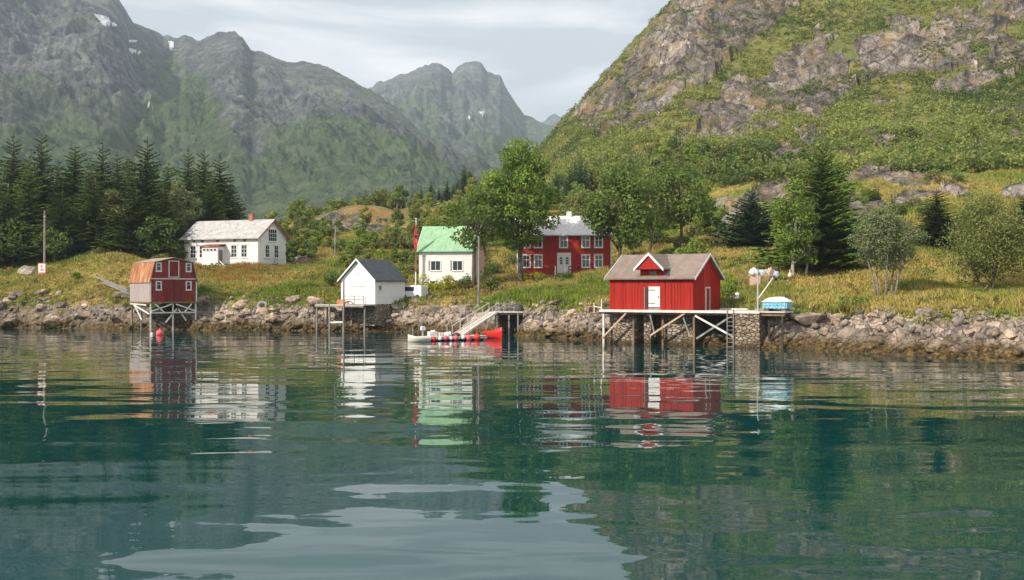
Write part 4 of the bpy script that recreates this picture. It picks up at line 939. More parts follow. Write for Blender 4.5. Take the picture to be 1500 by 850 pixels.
bx = P(1115, 418, 113); bz = gz(bx.x, bx.y)
r = empty('workbench', (bx.x, bx.y, bz - 0.1), R(-15)); tag(r, 'raw timber workbench standing in the grass uphill of the pier', 'workbench')
MB().box(-1.3, 1.3, -0.55, 0.55, 0.92, 1.0).build('top', M['pinkwood'], r)
MB().box(-1.2, -0.05, -0.5, -0.46, -0.1, 0.918).build('panel', M['pinkwood'], r); MB().box(-0.04, 1.14, -0.4, -0.36, -0.1, 0.7).build('underside_shade', M['brownwood'], r)  # brown right-hand panel stands for the shade under the bench top
for x in (-1.2, 1.2):
    for y in (-0.45, 0.45): MB().beam((x, y, -0.4), (x, y, 0.918), 0.1).build('leg', M['brownwood'], r)
MB().box(-2.5, -1.32, -0.4, -0.1, 1.1, 1.22).box(-2.3, -2.2, -0.35, -0.15, -0.3, 1.098).build('side_shelf', M['brownwood'], r)
def lump(name, m, locn, s, label, cat, seed):
    rnd = random.Random(seed); bm = bmesh.new(); bmesh.ops.create_icosphere(bm, subdivisions=3, radius=1)
    for v in bm.verts:
        p = v.co; q = 1 + 0.22 * math.sin(5 * p.x + seed) * math.sin(4 * p.y + 2 * seed) + 0.14 * math.sin(9 * p.z + 7 * p.x + seed)
        v.co = Vector((p.x * s[0] * q, p.y * s[1] * q, max(p.z, -0.45) * s[2] * q + 0.45 * s[2]))
    for f in bm.faces: f.smooth = True
    me = bpy.data.meshes.new(name); bm.to_mesh(me); bm.free(); me.materials.append(m)
    return tag(link_mesh(name, me, None, locn), label, cat)
lump('tarp_bundle', M['tarp'], (bx.x - 0.75, bx.y - 0.1, bz + 0.9), (0.5, 0.4, 0.5), 'crumpled white tarpaulin bundle on the left end of the workbench', 'tarpaulin', 1)
lump('tarp_bundle', M['bluetarp'], (bx.x + 0.15, bx.y, bz + 0.9), (0.6, 0.45, 0.38), 'grey blue tarpaulin bundle in the middle of the workbench', 'tarpaulin', 2)
lump('net_bundle', M['pinkwood'], (bx.x + 0.85, bx.y - 0.15, bz + 0.9), (0.3, 0.28, 0.5), 'pale brown net bundle standing on the right end of the workbench', 'net', 3)
lump('tarp_bundle', M['bluetarp'], (bx.x + 1.35, bx.y + 0.1, bz + 0.62), (0.5, 0.4, 0.48), 'grey blue tarpaulin hanging over the right edge of the workbench', 'tarpaulin', 5)
q = P(1080, 434, 106); b = MB().lathe([(0.34, 0), (0.36, 0.12), (0.2, 0.25), (0.16, 0.5), (0.22, 0.7), (0.0, 0.74)], (0, 0, 0), 14)
tag(b.build('bollard', M['whitepaint'], None, (q.x, q.y, gz(q.x, q.y) - 0.05), smooth=True), 'small white bollard in the grass behind the pier deck', 'bollard')
q = P(1157, 402, 117); b = MB().lathe([(0.02, 0.0), (0.14, 0.05), (0.23, 0.22), (0.22, 0.38), (0.12, 0.54), (0.05, 0.6), (0.04, 0.9)], (0, 0, 0), 14)
tag(b.build('float', M['cream'], None, (q.x, q.y, q.z - 0.4), smooth=True), 'cream coloured net float hanging beside the birch trunk', 'float')
for i, (x, y, l_, rz, lab) in enumerate(((L + 1.0, 4.3, 3.8, 0.05, 'pale plank laid along the back of the pier deck, nearest of the three'), (L + 1.2, 4.75, 4.2, -0.04, 'pale plank in the middle of the three on the pier deck'), (L + 0.9, 5.15, 4.0, 0.02, 'pale plank at the back of the three on the pier deck'))):
    b = MB().box(0, l_, 0, 0.24, 0, 0.14); tag(b.build('plank', M['planks'], None, loc(BH, x, y, 0.008, zb), (0, 0, BH[1] + rz)), lab, 'plank')

# ------------------------------------------------------------------ floating dock, gangway, landing stage, boats
q0 = P(618, 498, 106); q1 = P(714, 497, 110)
dv = Vector((q1.x - q0.x, q1.y - q0.y)); DL = dv.length; drz = math.atan2(dv.y, dv.x)
r = empty('floating_dock', (q0.x, q0.y, 0), drz); tag(r, 'low floating dock with grey plank deck hung with red and white buoys', 'dock')
dk = MB()
for i in range(int(DL / 0.2)): dk.box(i * 0.2, i * 0.2 + 0.185, 0, 2.2, 0.36, 0.42)
dk.build('deck', M['planks'], r)
MB().box(0, DL, 0.05, 2.15, 0.14, 0.358).build('frame', M['whitewood'], r)
for i in range(3): MB().box(0.3 + i * DL / 3, 0.3 + i * DL / 3 + DL / 4, 0.2, 2.0, -0.3, 0.138).build('pontoon', M['darkwood'], r)
for x in (0.2, DL * 0.55): MB().tube([(x, 2.3, -2), (x, 2.3, 1.3)], 0.07, 8).build('guide_pile', M['greywood'], r)
DF = (Vector((q0.x, q0.y)), drz)
def buoy(x, y, z, rad, m, label, cat='buoy', grp=None, F=DF):
    b = MB(); pr = [(0.02, -rad), (rad * 0.45, -rad * 0.9), (rad * 0.8, -rad * 0.6), (rad, 0), (rad * 0.85, rad * 0.55), (rad * 0.45, rad * 0.95), (rad * 0.18, rad * 1.1), (rad * 0.16, rad * 1.35), (0.01, rad * 1.38)]
    b.lathe(pr, (0, 0, 0), 16)
    return tag(b.build('buoy', m, None, loc(F, x, y, z, 0) if F else (x, y, z), smooth=True), label, cat, grp)
bl = [(1.2, 'buoyred', 'red buoy on the dock edge nearest the small cream boat'), (1.9, 'buoywhite', 'white buoy beside the leftmost red buoy on the dock edge'), (2.55, 'buoypink', 'pink buoy in the left half of the dock edge'), (3.1, 'buoywhite', 'white buoy left of the middle pink buoy on the dock edge'),
      (3.65, 'buoypink', 'pink buoy at the middle of the dock edge'), (4.5, 'buoywhite', 'white buoy hanging alone right of the dock middle'), (5.1, 'buoypink', 'large pink buoy under the foot of the gangway'), (6.1, 'buoyred', 'large red buoy on the dock edge next to the red boat')]
for i, (x, m_, lab) in enumerate(bl): buoy(x, -0.22, 0.2 + 0.04 * (i % 3), (0.24, 0.2, 0.25, 0.2, 0.27, 0.2, 0.34, 0.36)[i], M[m_], lab, 'buoy', 'buoys hung along the floating dock')
crate(loc(DF, 1.4, 0.9, 0.422, 0), drz, (0.8, 0.6, 0.5), M['tarp'], 'white fish crate on the left end of the floating dock')
crate(loc(DF, 2.4, 0.8, 0.422, 0), drz + 0.3, (0.7, 0.5, 0.4), M['buoywhite'], 'off-white crate turned askew on the floating dock')
for lx, ly, m_, sz_, lab, k2 in ((3.3, 0.7, 'whitepaint', (0.35, 0.3, 0.3), 'white rope bundle on the left half of the floating dock', 21), (4.1, 0.5, 'darkshrub', (0.4, 0.3, 0.22), 'dark green net heap on the middle of the floating dock', 22), (1.9, 1.3, 'tarp', (0.3, 0.3, 0.42), 'pale sack standing behind the crates on the dock', 23)):
    q_ = loc(DF, lx, ly, 0.42, 0); lump('bundle', M[m_] if m_ != 'darkshrub' else M['rubber'], q_, sz_, lab, 'bundle', k2)
r3 = empty('outboard_motor', loc(DF, 0.35, 0.5, 0.422, 0), drz); tag(r3, 'pale outboard motor standing on the far left end of the dock', 'motor')
MB().prism([(-0.2, 0.62), (0.25, 0.62), (0.3, 0.8), (0.2, 1.05), (-0.15, 1.05), (-0.25, 0.8)], 'y', -0.15, 0.15).build('cowling', M['whitepaint'], r3, bevel=0.04); MB().box(-0.07, 0.08, -0.06, 0.06, 0.05, 0.618).build('shaft', M['metal'], r3); MB().box(-0.2, 0.2, -0.15, 0.15, 0, 0.048).build('stand', M['greywood'], r3)

def rowboat(name, Lb, Wb, Hb, m, mi, locn, rz, label, bow_up=0.25):
    r = empty(name, locn, rz); tag(r, label, 'boat')
    n, k_ = 15, 9
    def sec(t, inner):
        w = Wb / 2 * (1 - max(0, (t - 0.35) / 0.65) ** 2.2) * (0.86 + 0.14 * min(1, t / 0.35)); hh = Hb + bow_up * max(0, (t - 0.4) / 0.6) ** 2
        if inner: w = max(w - 0.05, 0.005)
        out = []
        for j in range(k_):
            s = j / (k_ - 1) * 2 - 1; ang = abs(s) ** 0.8
            out.append((Lb * t * (1.0 if not inner else 0.985) + (0.02 if inner else 0), math.copysign(w * math.sin(ang * math.pi / 2) ** 0.75 if ang > 0 else 0, s), -0.12 + (0.07 if inner else 0) + (hh + 0.12 - (0.07 if inner else 0)) * (1 - math.cos(ang * math.pi / 2)) ** 1.15))
        return out
    b = MB(); O = [sec(i / (n - 1), False) for i in range(n)]; I = [sec(i / (n - 1), True) for i in range(n)]
    vs = [p for s_ in O for p in s_] + [p for s_ in I for p in s_]; off = n * k_; fs = []
    for i in range(n - 1):
        for j in range(k_ - 1):
            a0 = i * k_ + j; fs.append((a0, a0 + 1, a0 + k_ + 1, a0 + k_)); fs.append((off + a0, off + a0 + k_, off + a0 + k_ + 1, off + a0 + 1))
        for j in (0, k_ - 1): fs.append((i * k_ + j, (i + 1) * k_ + j, off + (i + 1) * k_ + j, off + i * k_ + j))
    for j in range(k_ - 1): fs.append((j, j + 1, off + j + 1, off + j))
    fs.append(tuple(range(k_)))
    b.add(vs, fs); b.build('hull', m, r, smooth=True)
    for t in (0.22, 0.52):
        w = Wb / 2 * 0.82; MB().box(Lb * t - 0.13, Lb * t + 0.13, -w, w, Hb - 0.14, Hb - 0.09).build('thwart', mi, r)
    return r
q = P(601, 502, 105.5); rowboat('rowing_boat', 2.2, 1.2, 0.5, M['cream'], M['planks'], (q.x + 1.8, q.y + 0.4, 0.0), R(205), 'small cream rowing boat moored off the left end of the dock')
q = P(716, 496, 113.5); rb_ = rowboat('rowing_boat', 2.7, 1.5, 0.74, M['redboat'], M['redboat'], (q.x, q.y + 0.6, 0.02), R(-60), 'bright red rowing boat at the right end of the dock', 0.45)

s0 = P(738, 456, 121); 
r = empty('landing_stage', (s0.x, s0.y, 0), R(-5)); tag(r, 'small timber landing stage on posts at the top of the gangway', 'landing stage')
MB().box(-1.2, 2.2, -0.5, 1.6, 2.5, 2.62).build('deck', M['planks'], r)
MB().box(-1.2, 2.2, -0.48, -0.3, 2.25, 2.498).build('deck_beam', M['darkwood'], r)
for x in (-0.9, 0.6, 1.6): 
    for y in (-0.4, 1.4): MB().beam((x, y, -1.2), (x, y, 2.498), 0.16).build('post', M['greywood'], r)
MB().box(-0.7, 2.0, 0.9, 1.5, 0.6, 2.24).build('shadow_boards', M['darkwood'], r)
rl = MB()
for x in (-1.1, 0.0, 1.1): rl.beam((x, 1.5, 2.62), (x, 1.5, 3.5), 0.07)
rl.beam((-1.1, 1.5, 3.45), (1.1, 1.5, 3.45), 0.06); rl.build('railing', M['greywood'], r)
lump('net_heap', M['rubber'], (s0.x + 1.7, s0.y + 0.7, 2.6), (0.55, 0.45, 0.55), 'dark net heap on the right corner of the landing stage', 'net', 8)
g0 = Vector(loc(DF, 4.9, 1.6, 0.45, 0)); g1_ = Vector((s0.x - 1.1, s0.y + 0.3, 2.62))
r = empty('gangway', g0, 0); tag(r, 'sloping pale plank gangway leading from the floating dock up to the landing stage', 'gangway')
dvec = g1_ - g0; dn = dvec.normalized(); sd_ = dn.cross(Vector((0, 0, 1))).normalized(); nv = sd_.cross(dn)
gb = MB(); ns = int(dvec.length / 0.25)
for i in range(ns):
    c = dn * (i * 0.25); gb.beam(c - sd_ * 0.55, c + sd_ * 0.55, 0.23, 0.05)
gb.build('tread', M['planks'], r)
for s_ in (-0.58, 0.58):
    gb = MB().beam(sd_ * s_, dvec + sd_ * s_, 0.08, 0.22); gb.build('stringer', M['whitewood'], r)
    gb = MB()
    for i in range(6): c = dvec * (i / 5) + sd_ * s_; gb.beam(c, c + Vector((0, 0, 0.95)), 0.05)
    gb.beam(sd_ * s_ + Vector((0, 0, 0.95)), dvec + sd_ * s_ + Vector((0, 0, 0.95)), 0.05); gb.build('railing', M['whitewood'], r)
t0 = P(745, 457, 122.5); t1 = P(748.5, 436, 128)
t1.z = gz(t1.x, t1.y) + 0.15; t0.z = 2.63
r = empty('stair', t0, 0); tag(r, 'steep grey wooden steps climbing the bank above the landing stage', 'steps')
dvec = t1 - t0; sb = MB()
for s_ in (-0.6, 0.6): sb.beam(Vector((s_, 0, 0)), dvec + Vector((s_, 0, 0)), 0.1, 0.2)
sb.build('stringer', M['greywood'], r); sb = MB()
for i in range(9): c = dvec * ((i + 0.5) / 9); sb.box(c.x - 0.55, c.x + 0.55, c.y - 0.14, c.y + 0.14, c.z, c.z + 0.06)
sb.build('tread', M['greywood'], r)

# pink buoy by the left boathouse, and the small white float
q = P(234, 490, 121); buoy(q.x, q.y, 0.18, 0.42, M['buoypink'], 'large pink mooring buoy floating below the weathered boathouse', F=None)
q = P(222.5, 490, 122); buoy(q.x, q.y, 0.05, 0.17, M['buoywhite'], 'small white float in the water beside the large pink buoy', F=None)

# ------------------------------------------------------------------ poles, sign, flag, tyre, planks
def pole(px, yt, d, r0, r1, m, label, name='utility_pole', arm=None):
    q = P(px, 400, d); zt = P(px, yt, d).z; zg = gz(q.x, q.y) - 0.4
    r = empty(name, (q.x, q.y, zg)); tag(r, label, 'pole')
    MB().tube([(0, 0, 0), (0.05, 0, zt - zg)], [r0, r1], 10).build('shaft', m, r)
    if arm: MB().beam((-arm, 0, zt - zg - 0.35), (arm, 0, zt - zg - 0.35), 0.09, 0.11).build('crossarm', M['greywood'], r)
    return r, zt - zg
r, hp = pole(65, 309, 158.5, 0.17, 0.12, M['greywood'], 'tall grey pole with a red and white cable sign at its foot', 'sign_pole')
MB().box(-0.09, 0.2, -0.12, 0.1, hp - 0.9, hp - 0.75).build('bracket', M['metal'], r)
zs = P(62, 405, 158).z - r.location.z
sp = MB().box(-0.85, 0.35, -0.30, -0.25, zs, zs + 1.95).build('sign_panel', M['whitepaint'], r)
y0, y1 = -0.315, -0.3005
MB().box(-0.85, -0.76, y0, y1, zs, zs + 1.95).box(0.26, 0.35, y0, y1, zs, zs + 1.95).box(-0.759, 0.259, y0, y1, zs + 1.86, zs + 1.95).box(-0.759, 0.259, y0, y1, zs, zs + 0.06).build('border', M['signred'], sp)
an = MB().beam((-0.25, -0.308, zs + 0.86), (-0.25, -0.308, zs + 1.68), 0.09, 0.012).beam((-0.42, -0.309, zs + 1.48), (-0.08, -0.309, zs + 1.48), 0.012, 0.08)
for i in range(8):
    t0_, t1_ = math.pi * i / 8, math.pi * (i + 1) / 8
    an.beam((-0.25 + 0.3 * math.cos(t0_), -0.3095, zs + 1.12 - 0.26 * math.sin(t0_)), (-0.25 + 0.3 * math.cos(t1_), -0.3095, zs + 1.12 - 0.26 * math.sin(t1_)), 0.012, 0.09)
an.build('symbol', M['signred'], sp)
MB().box(-0.7, 0.2, y0, y1, zs + 0.42, zs + 0.56).box(-0.7, 0.2, y0, y1, zs + 0.16, zs + 0.34).build('text_band', M['signred'], sp)
MB().beam((-0.7, -0.27, -0.3), (-0.7, -0.27, zs - 0.002), 0.06).build('leg', M['greywood'], r); MB().beam((0.2, -0.27, -0.3), (0.2, -0.27, zs - 0.002), 0.06).build('leg', M['greywood'], r)

pole(491, 331, 178, 0.15, 0.11, M['greywood'], 'bare grey utility pole on the slope behind the white shed', arm=0.5)
r, hp = pole(701, 346, 129, 0.14, 0.10, M['greywood'], 'grey wooden lamp pole on the bank above the gangway', 'lamp_pole')
MB().beam((0, 0, hp - 0.1), (-0.35, -0.15, hp + 0.05), 0.05).build('arm', M['metal'], r); MB().lathe([(0.05, 0.06), (0.16, 0.0), (0.14, -0.08), (0.02, -0.1)], (-0.4, -0.16, hp + 0.04), 10).build('lamp_head', M['metal'], r)
r, hp = pole(609, 322, 145.5, 0.10, 0.05, M['whitepaint'], 'white flagpole beside the left corner of the green-roofed house', 'flagpole')
MB().lathe([(0.02, 0), (0.1, 0.08), (0.1, 0.16), (0.01, 0.22)], (0.05, 0, hp), 10).build('finial', M['whitepaint'], r)
fx, fy, ft = r.location.x, r.location.y, P(609, 330, 145.5).z
def cloth(z0, z1, wf, m, off=0):
    b = MB(); n = 14; vs = []
    for i in range(n):
        t = i / (n - 1); z = z0 + (z1 - z0) * t; w = wf(t)
        for k_, s in enumerate((-1, -0.4, 0.3, 1)): vs.append((w * s * 0.5 + 0.06 * math.sin(6 * t + k_) - off * 0, -0.12 + 0.10 * ((-1) ** k_) * (1 - 0.3 * t), z))
    b.add(vs, [(i * 4 + k_, i * 4 + k_ + 1, (i + 1) * 4 + k_ + 1, (i + 1) * 4 + k_) for i in range(n - 1) for k_ in range(3)])
    return b
fl = empty('flag', (fx, fy, ft)); tag(fl, 'limp red pennant flag with a dark blue stripe hanging along the white flagpole', 'flag')
cloth(0, -3.0, lambda t: 0.2 + 0.32 * math.sin(min(1, t * 1.3) * math.pi * 0.8), M['flagred']).build('cloth', M['flagred'], fl, smooth=True)
MB().box(-0.16, 0.16, -0.27, -0.25, -1.7, -1.35).build('emblem', M['flagblue'], fl)
cloth(-3.0, -6.2, lambda t: 0.34 * (1 - t) + 0.08, M['whitewood']).build('tail', M['redtrim'], fl, smooth=True)

q = P(387, 452, 138.5); b = MB(); n1, n2 = 24, 10
for i in range(n1):
    for j in range(n2):
        u, v = 2 * math.pi * i / n1, 2 * math.pi * j / n2; rr = 0.52 + 0.2 * math.cos(v); b.v.append((rr * math.cos(u), 0.13 * math.sin(v), rr * math.sin(u)))
b.f += [(i * n2 + j, ((i + 1) % n1) * n2 + j, ((i + 1) % n1) * n2 + (j + 1) % n2, i * n2 + (j + 1) % n2) for i in range(n1) for j in range(n2)]
ty = b.build('tyre', M['concrete'], None, (q.x, q.y - 1.0, gz(q.x, q.y - 1.0) + 0.55), (R(-30), 0, R(15)), smooth=True); tag(ty, 'old pale tyre lying among the rocks below the orange grass', 'tyre')
for i, (x0, yy0, x1, yy1, lab) in enumerate(((138, 405, 186, 423, 'long weathered plank leaning on the bank, topmost of the three by the boathouse'), (150, 410, 188, 426, 'long weathered plank leaning on the bank, middle of the three by the boathouse'), (152, 414, 186, 429, 'long weathered plank leaning on the bank, lowest of the three by the boathouse'))):
    A0 = P(x0, yy0, 150 - i * 0.8); B0 = P(x1, yy1, 147 - i * 0.8)
    for v in (A0, B0): v.z = max(v.z, gz(v.x, v.y) + 0.1)
    b = MB().beam((0, 0, 0), B0 - A0, 0.35, 0.18); tag(b.build('plank', M['greywood'], None, A0), lab, 'plank')

# ------------------------------------------------------------------ boulders
def rock_mesh(seed, sub=3, cuts=9):
    rnd = np.random.RandomState(seed); bm = bmesh.new(); bmesh.ops.create_icosphere(bm, subdivisions=sub, radius=1)
    v = np.array([x.co[:] for x in bm.verts])
    for _ in range(cuts):
        n = rnd.normal(size=3); n /= np.linalg.norm(n); d = rnd.uniform(0.5, 0.85); s = v @ n
        v = v - np.outer(np.maximum(s - d, 0) * 0.97, n)
    v *= rnd.uniform(0.75, 1.25, 3) * np.array([1.2, 1, 0.8])
    v += (fbm(v[:, 0] * 1.7 + v[:, 2] * 1.3 + seed, v[:, 1] * 1.7 + v[:, 2], 3, seed)[:, None] * 0.16) * v
    for x, p in zip(bm.verts, v): x.co = p
    me = bpy.data.meshes.new('boulder'); bm.to_mesh(me); bm.free(); me.materials.append(M['rock']); return me
RM = [rock_mesh(i) for i in range(14)]
def put_rock(x, y, s, label, grp=None, seed=0, sink=0.25, rot=None, sq=(1, 1, 1), me=None):
    rnd = random.Random(seed); z = gz(x, y)
    o = link_mesh('boulder', me or RM[seed % len(RM)], None, (x, y, z + s * (0.8 - 0.8 * sink) * sq[2] - s * 0.35), rot or (rnd.uniform(-.4, .4), rnd.uniform(-.4, .4), rnd.uniform(0, 6.28)))
    o.scale = (s * sq[0], s * sq[1], s * sq[2]); return tag(o, label, 'boulder', grp)
q = P(43, 396, 160); put_rock(q.x, q.y, 1.5, 'large rounded grey boulder in the grass left of the cable sign', seed=3, sq=(1.1, 1, .85))
q = P(1355, 468, 88.5); put_rock(q.x, q.y, 0.95, 'big square grey boulder at the grass edge of the right shore', seed=7, rot=(0, 0, 0.7), sq=(1.1, 1, 1))
q = P(1227, 470, 95); put_rock(q.x, q.y, 0.9, 'round brown boulder at the left end of the right shore rocks', seed=5)
q = P(1424, 519, 79.2); put_rock(q.x, q.y, 0.42, 'small round pale boulder at the waterline of the right shore', seed=9, sink=0.1)
q = P(1180, 470, 95.5); put_rock(q.x, q.y, 1.5, 'broad pale slab boulder beside the dark end of the pier', seed=11, sq=(1.4, 1, .6))
q = P(634, 462, 132); put_rock(q.x, q.y, 0.95, 'big grey boulder on the bank right of and below the white van', seed=5, sink=0.5, rot=(0, 0, 0.6))
ORD = ('leftmost', 'second from left', 'third from left', 'fourth from left', 'fifth from left', 'sixth from left', 'seventh from left', 'eighth from left', 'ninth from left', 'tenth from left', 'eleventh from left', 'twelfth from left', 'thirteenth from left', 'fourteenth from left', 'fifteenth from left', 'sixteenth from left')
SHORE = ((-200, 40, 'near the left end of the shore'), (40, 95, 'below the cable sign'), (95, 150, 'below the brown mound'), (150, 290, 'beside the weathered boathouse'), (290, 345, 'just right of the weathered boathouse'), (345, 410, 'near the old tyre'), (410, 475, 'left of the timber pier'),
         (475, 560, 'by the white shed footing'), (560, 612, 'below the white van'), (612, 668, 'below the green-roofed house'), (668, 735, 'behind the gangway'), (735, 795, 'right of the landing stage'), (795, 845, 'below the red house lawn'), (845, 1000, 'left of the red boathouse pier'), (1000, 1215, 'right of the stone pier'), (1215, 1290, 'below the low green shrub'), (1290, 1345, 'left of the big square boulder'), (1345, 1400, 'under the big square boulder'), (1400, 1450, 'below the olive willow'), (1450, 1700, 'near the right frame edge'))
def name_cells(items, marks, rows, fmt):
    cells = {}
    for o, px, v in items:
        m_ = next((t for a_, b_, t in marks if a_ <= px < b_), marks[-1][2]); rw = next(t for lim, t in rows if v < lim)
        cells.setdefault((m_, rw, o.get('look', '')), []).append((px, o))
    for (m_, rw, look), lst in cells.items():
        lst.sort(key=lambda t: t[0])
        for i, (px, o) in enumerate(lst):
            o['label'] = fmt(look, rw, m_, '' if len(lst) == 1 else ', ' + ORD[min(i, 15)])
            if 'look' in o: del o['look']
rnd = random.Random(5); nb = 0; tries = 0; RITEMS = []
SEG = [(-60, 190, 0.30, 1), (290, 470, 0.24, 1), (520, 690, 0.14, 1), (690, 890, 0.16, 1), (1150, 1500, 0.22, 1)]
RL = {0: 'grey pink rock in the jumble on the shore left of the weathered boathouse', 1: 'grey rock in the rubble between the weathered boathouse and the white shed', 2: 'brown grey rock on the shore below the van and green-roofed house', 3: 'grey brown rock on the bank between the gangway and the red boathouse', 4: 'pinkish grey rock on the shore right of the pier'}
cnt = [52, 58, 34, 50, 44]
for si, (p0, p1, _, _) in enumerate(SEG):
    k_ = 0
    while k_ < cnt[si]:
        px = rnd.uniform(p0, p1); dw = float(np.interp(px, wlx, wld)); d = dw + rnd.uniform(0.2, 9.0 if si < 4 else 8.5) ** 1.0
        x, y = (px - 750) / FPX * d, d; z = gz(x, y)
        if z < -0.2 or z > (4.4 if si == 0 else 3.6): continue
        s = rnd.choice((0.25, 0.3, 0.4, 0.45, 0.55, 0.75, 1.0)) * (1.3 if si == 0 else 0.72 if si == 4 else 1.0)
        if si == 4 and z < 1.5 and rnd.random() < 0.6: continue
        ro = put_rock(x, y, s, RL[si], 'shore rocks ' + ('by the left shore', 'between boathouse and shed', 'below the van', 'by the gangway bank', 'right of the pier')[si], seed=rnd.randint(0, 9999), sq=(rnd.uniform(.8, 1.5), 1, rnd.uniform(.55, .95))); k_ += 1
        ro['look'] = 'small' if s < 0.5 else 'large' if s > 0.75 else 'medium'; RITEMS.append((ro, px, z))

name_cells(RITEMS, SHORE, ((0.9, 'at the waterline'), (2.0, 'halfway up the rocks'), (99, 'at the grass edge')), lambda look, rw, m_, od: f'{look} rock {rw} {m_}{od}')

# small rubble: one object
def rubble():
    rs = np.random.RandomState(9); bm = bmesh.new(); bmesh.ops.create_icosphere(bm, subdivisions=1, radius=1)
    bv = np.array([v.co[:] for v in bm.verts]); bf = np.array([[v.index for v in f.verts] for f in bm.faces]); bm.free()
    n = 2300; px = rs.uniform(-80, 1560, n); dw = np.interp(px, wlx, wld); d = dw + rs.uniform(-0.5, 9.5, n)
    x = (px - 750) / FPX * d; z = land(x, d); ok = (z > -0.3) & (z < 4.0) & ((px < 1150) | (z > 1.7) | (rs.uniform(size=n) < 0.2)) & ((z < 2.9) | (rs.uniform(size=n) < 0.3)); x, d, z = x[ok], d[ok], z[ok]; n = len(x)
    s = rs.choice([0.12, 0.17, 0.22, 0.3, 0.36], n)
    V = bv[None] * rs.uniform(0.6, 1.3, (n, len(bv), 1)) * (s[:, None, None] * rs.uniform(0.7, 1.4, (n, 1, 3)))
    V[:, :, 0] += x[:, None]; V[:, :, 1] += d[:, None]; V[:, :, 2] += (z + s * 0.15)[:, None]
    F = bf[None] + (np.arange(n) * len(bv))[:, None, None]
    o = link_mesh('shore_rubble', np_mesh('shore_rubble', V.reshape(-1, 3), F.reshape(-1, 3), M['rock']))
    tag(o, 'small broken stones strewn along the whole shore', 'rubble', kind='stuff')
rubble()

# ------------------------------------------------------------------ vegetation
def leaf_quads(c, size, rs, up=0.35, aspect=1.0, out=None):
    n = len(c); size = np.broadcast_to(size, (n,))
    a = rs.normal(size=(n, 3)); a /= np.linalg.norm(a, axis=1)[:, None]
    nrm = rs.normal(size=(n, 3)) * (1.0 if out is None else 0.6); nrm[:, 2] += up * (2 if out is None else 1.2)
    if out is not None: nrm += out
    nrm /= np.linalg.norm(nrm, axis=1)[:, None]
    u = np.cross(nrm, a); u /= np.linalg.norm(u, axis=1)[:, None] + 1e-9; w = np.cross(nrm, u)
    j = rs.uniform(0.55, 1.15, (n, 4)); s = size[:, None] / 2
    V = np.stack([c + u * (s * j[:, :1]), c + w * (s * aspect * j[:, 1:2]), c - u * (s * j[:, 2:3]), c - w * (s * aspect * j[:, 3:4])], 1)
    V[:, 1] += nrm * (size * 0.15)[:, None]; V[:, 3] -= nrm * (size * 0.15)[:, None]
    return V.reshape(-1, 3), np.arange(n * 4).reshape(n, 4)
def crown_mesh(name, c, size, rs, mat_, tint=None, up=0.35, aspect=1.0, out=None):
    V, F = leaf_quads(c, size, rs, up, aspect, out)
    t = rs.uniform(0, 1, len(c)) if tint is None else tint
    return np_mesh(name, V, F, mat_, {'tint': np.repeat(t, 4)})
def lobes(cn, rad, nper, rs, hollow=0.55, flat=0.8):
    out = []; tid = []; dirs = []
    for i, (c, r_) in enumerate(zip(cn, rad)):
        k_ = max(8, int(nper * (r_ / rad.mean()) ** 2)); d = rs.normal(size=(k_, 3)); d /= np.linalg.norm(d, axis=1)[:, None]
        rr = r_ * rs.uniform(hollow ** 3, 1.12, k_) ** (1 / 3.) * (1 + 0.18 * np.sin(7 * d[:, 0] + 5 * d[:, 1] + i)); p = d * rr[:, None]; p[:, 2] *= flat; dirs.append(d)
        out.append(c + p); tid.append(np.clip(rs.uniform(0.1, 0.7) * np.ones(k_) * 0.6 + rs.uniform(0, 0.55, k_), 0, 1))
    return np.concatenate(out), np.concatenate(tid), np.concatenate(dirs)

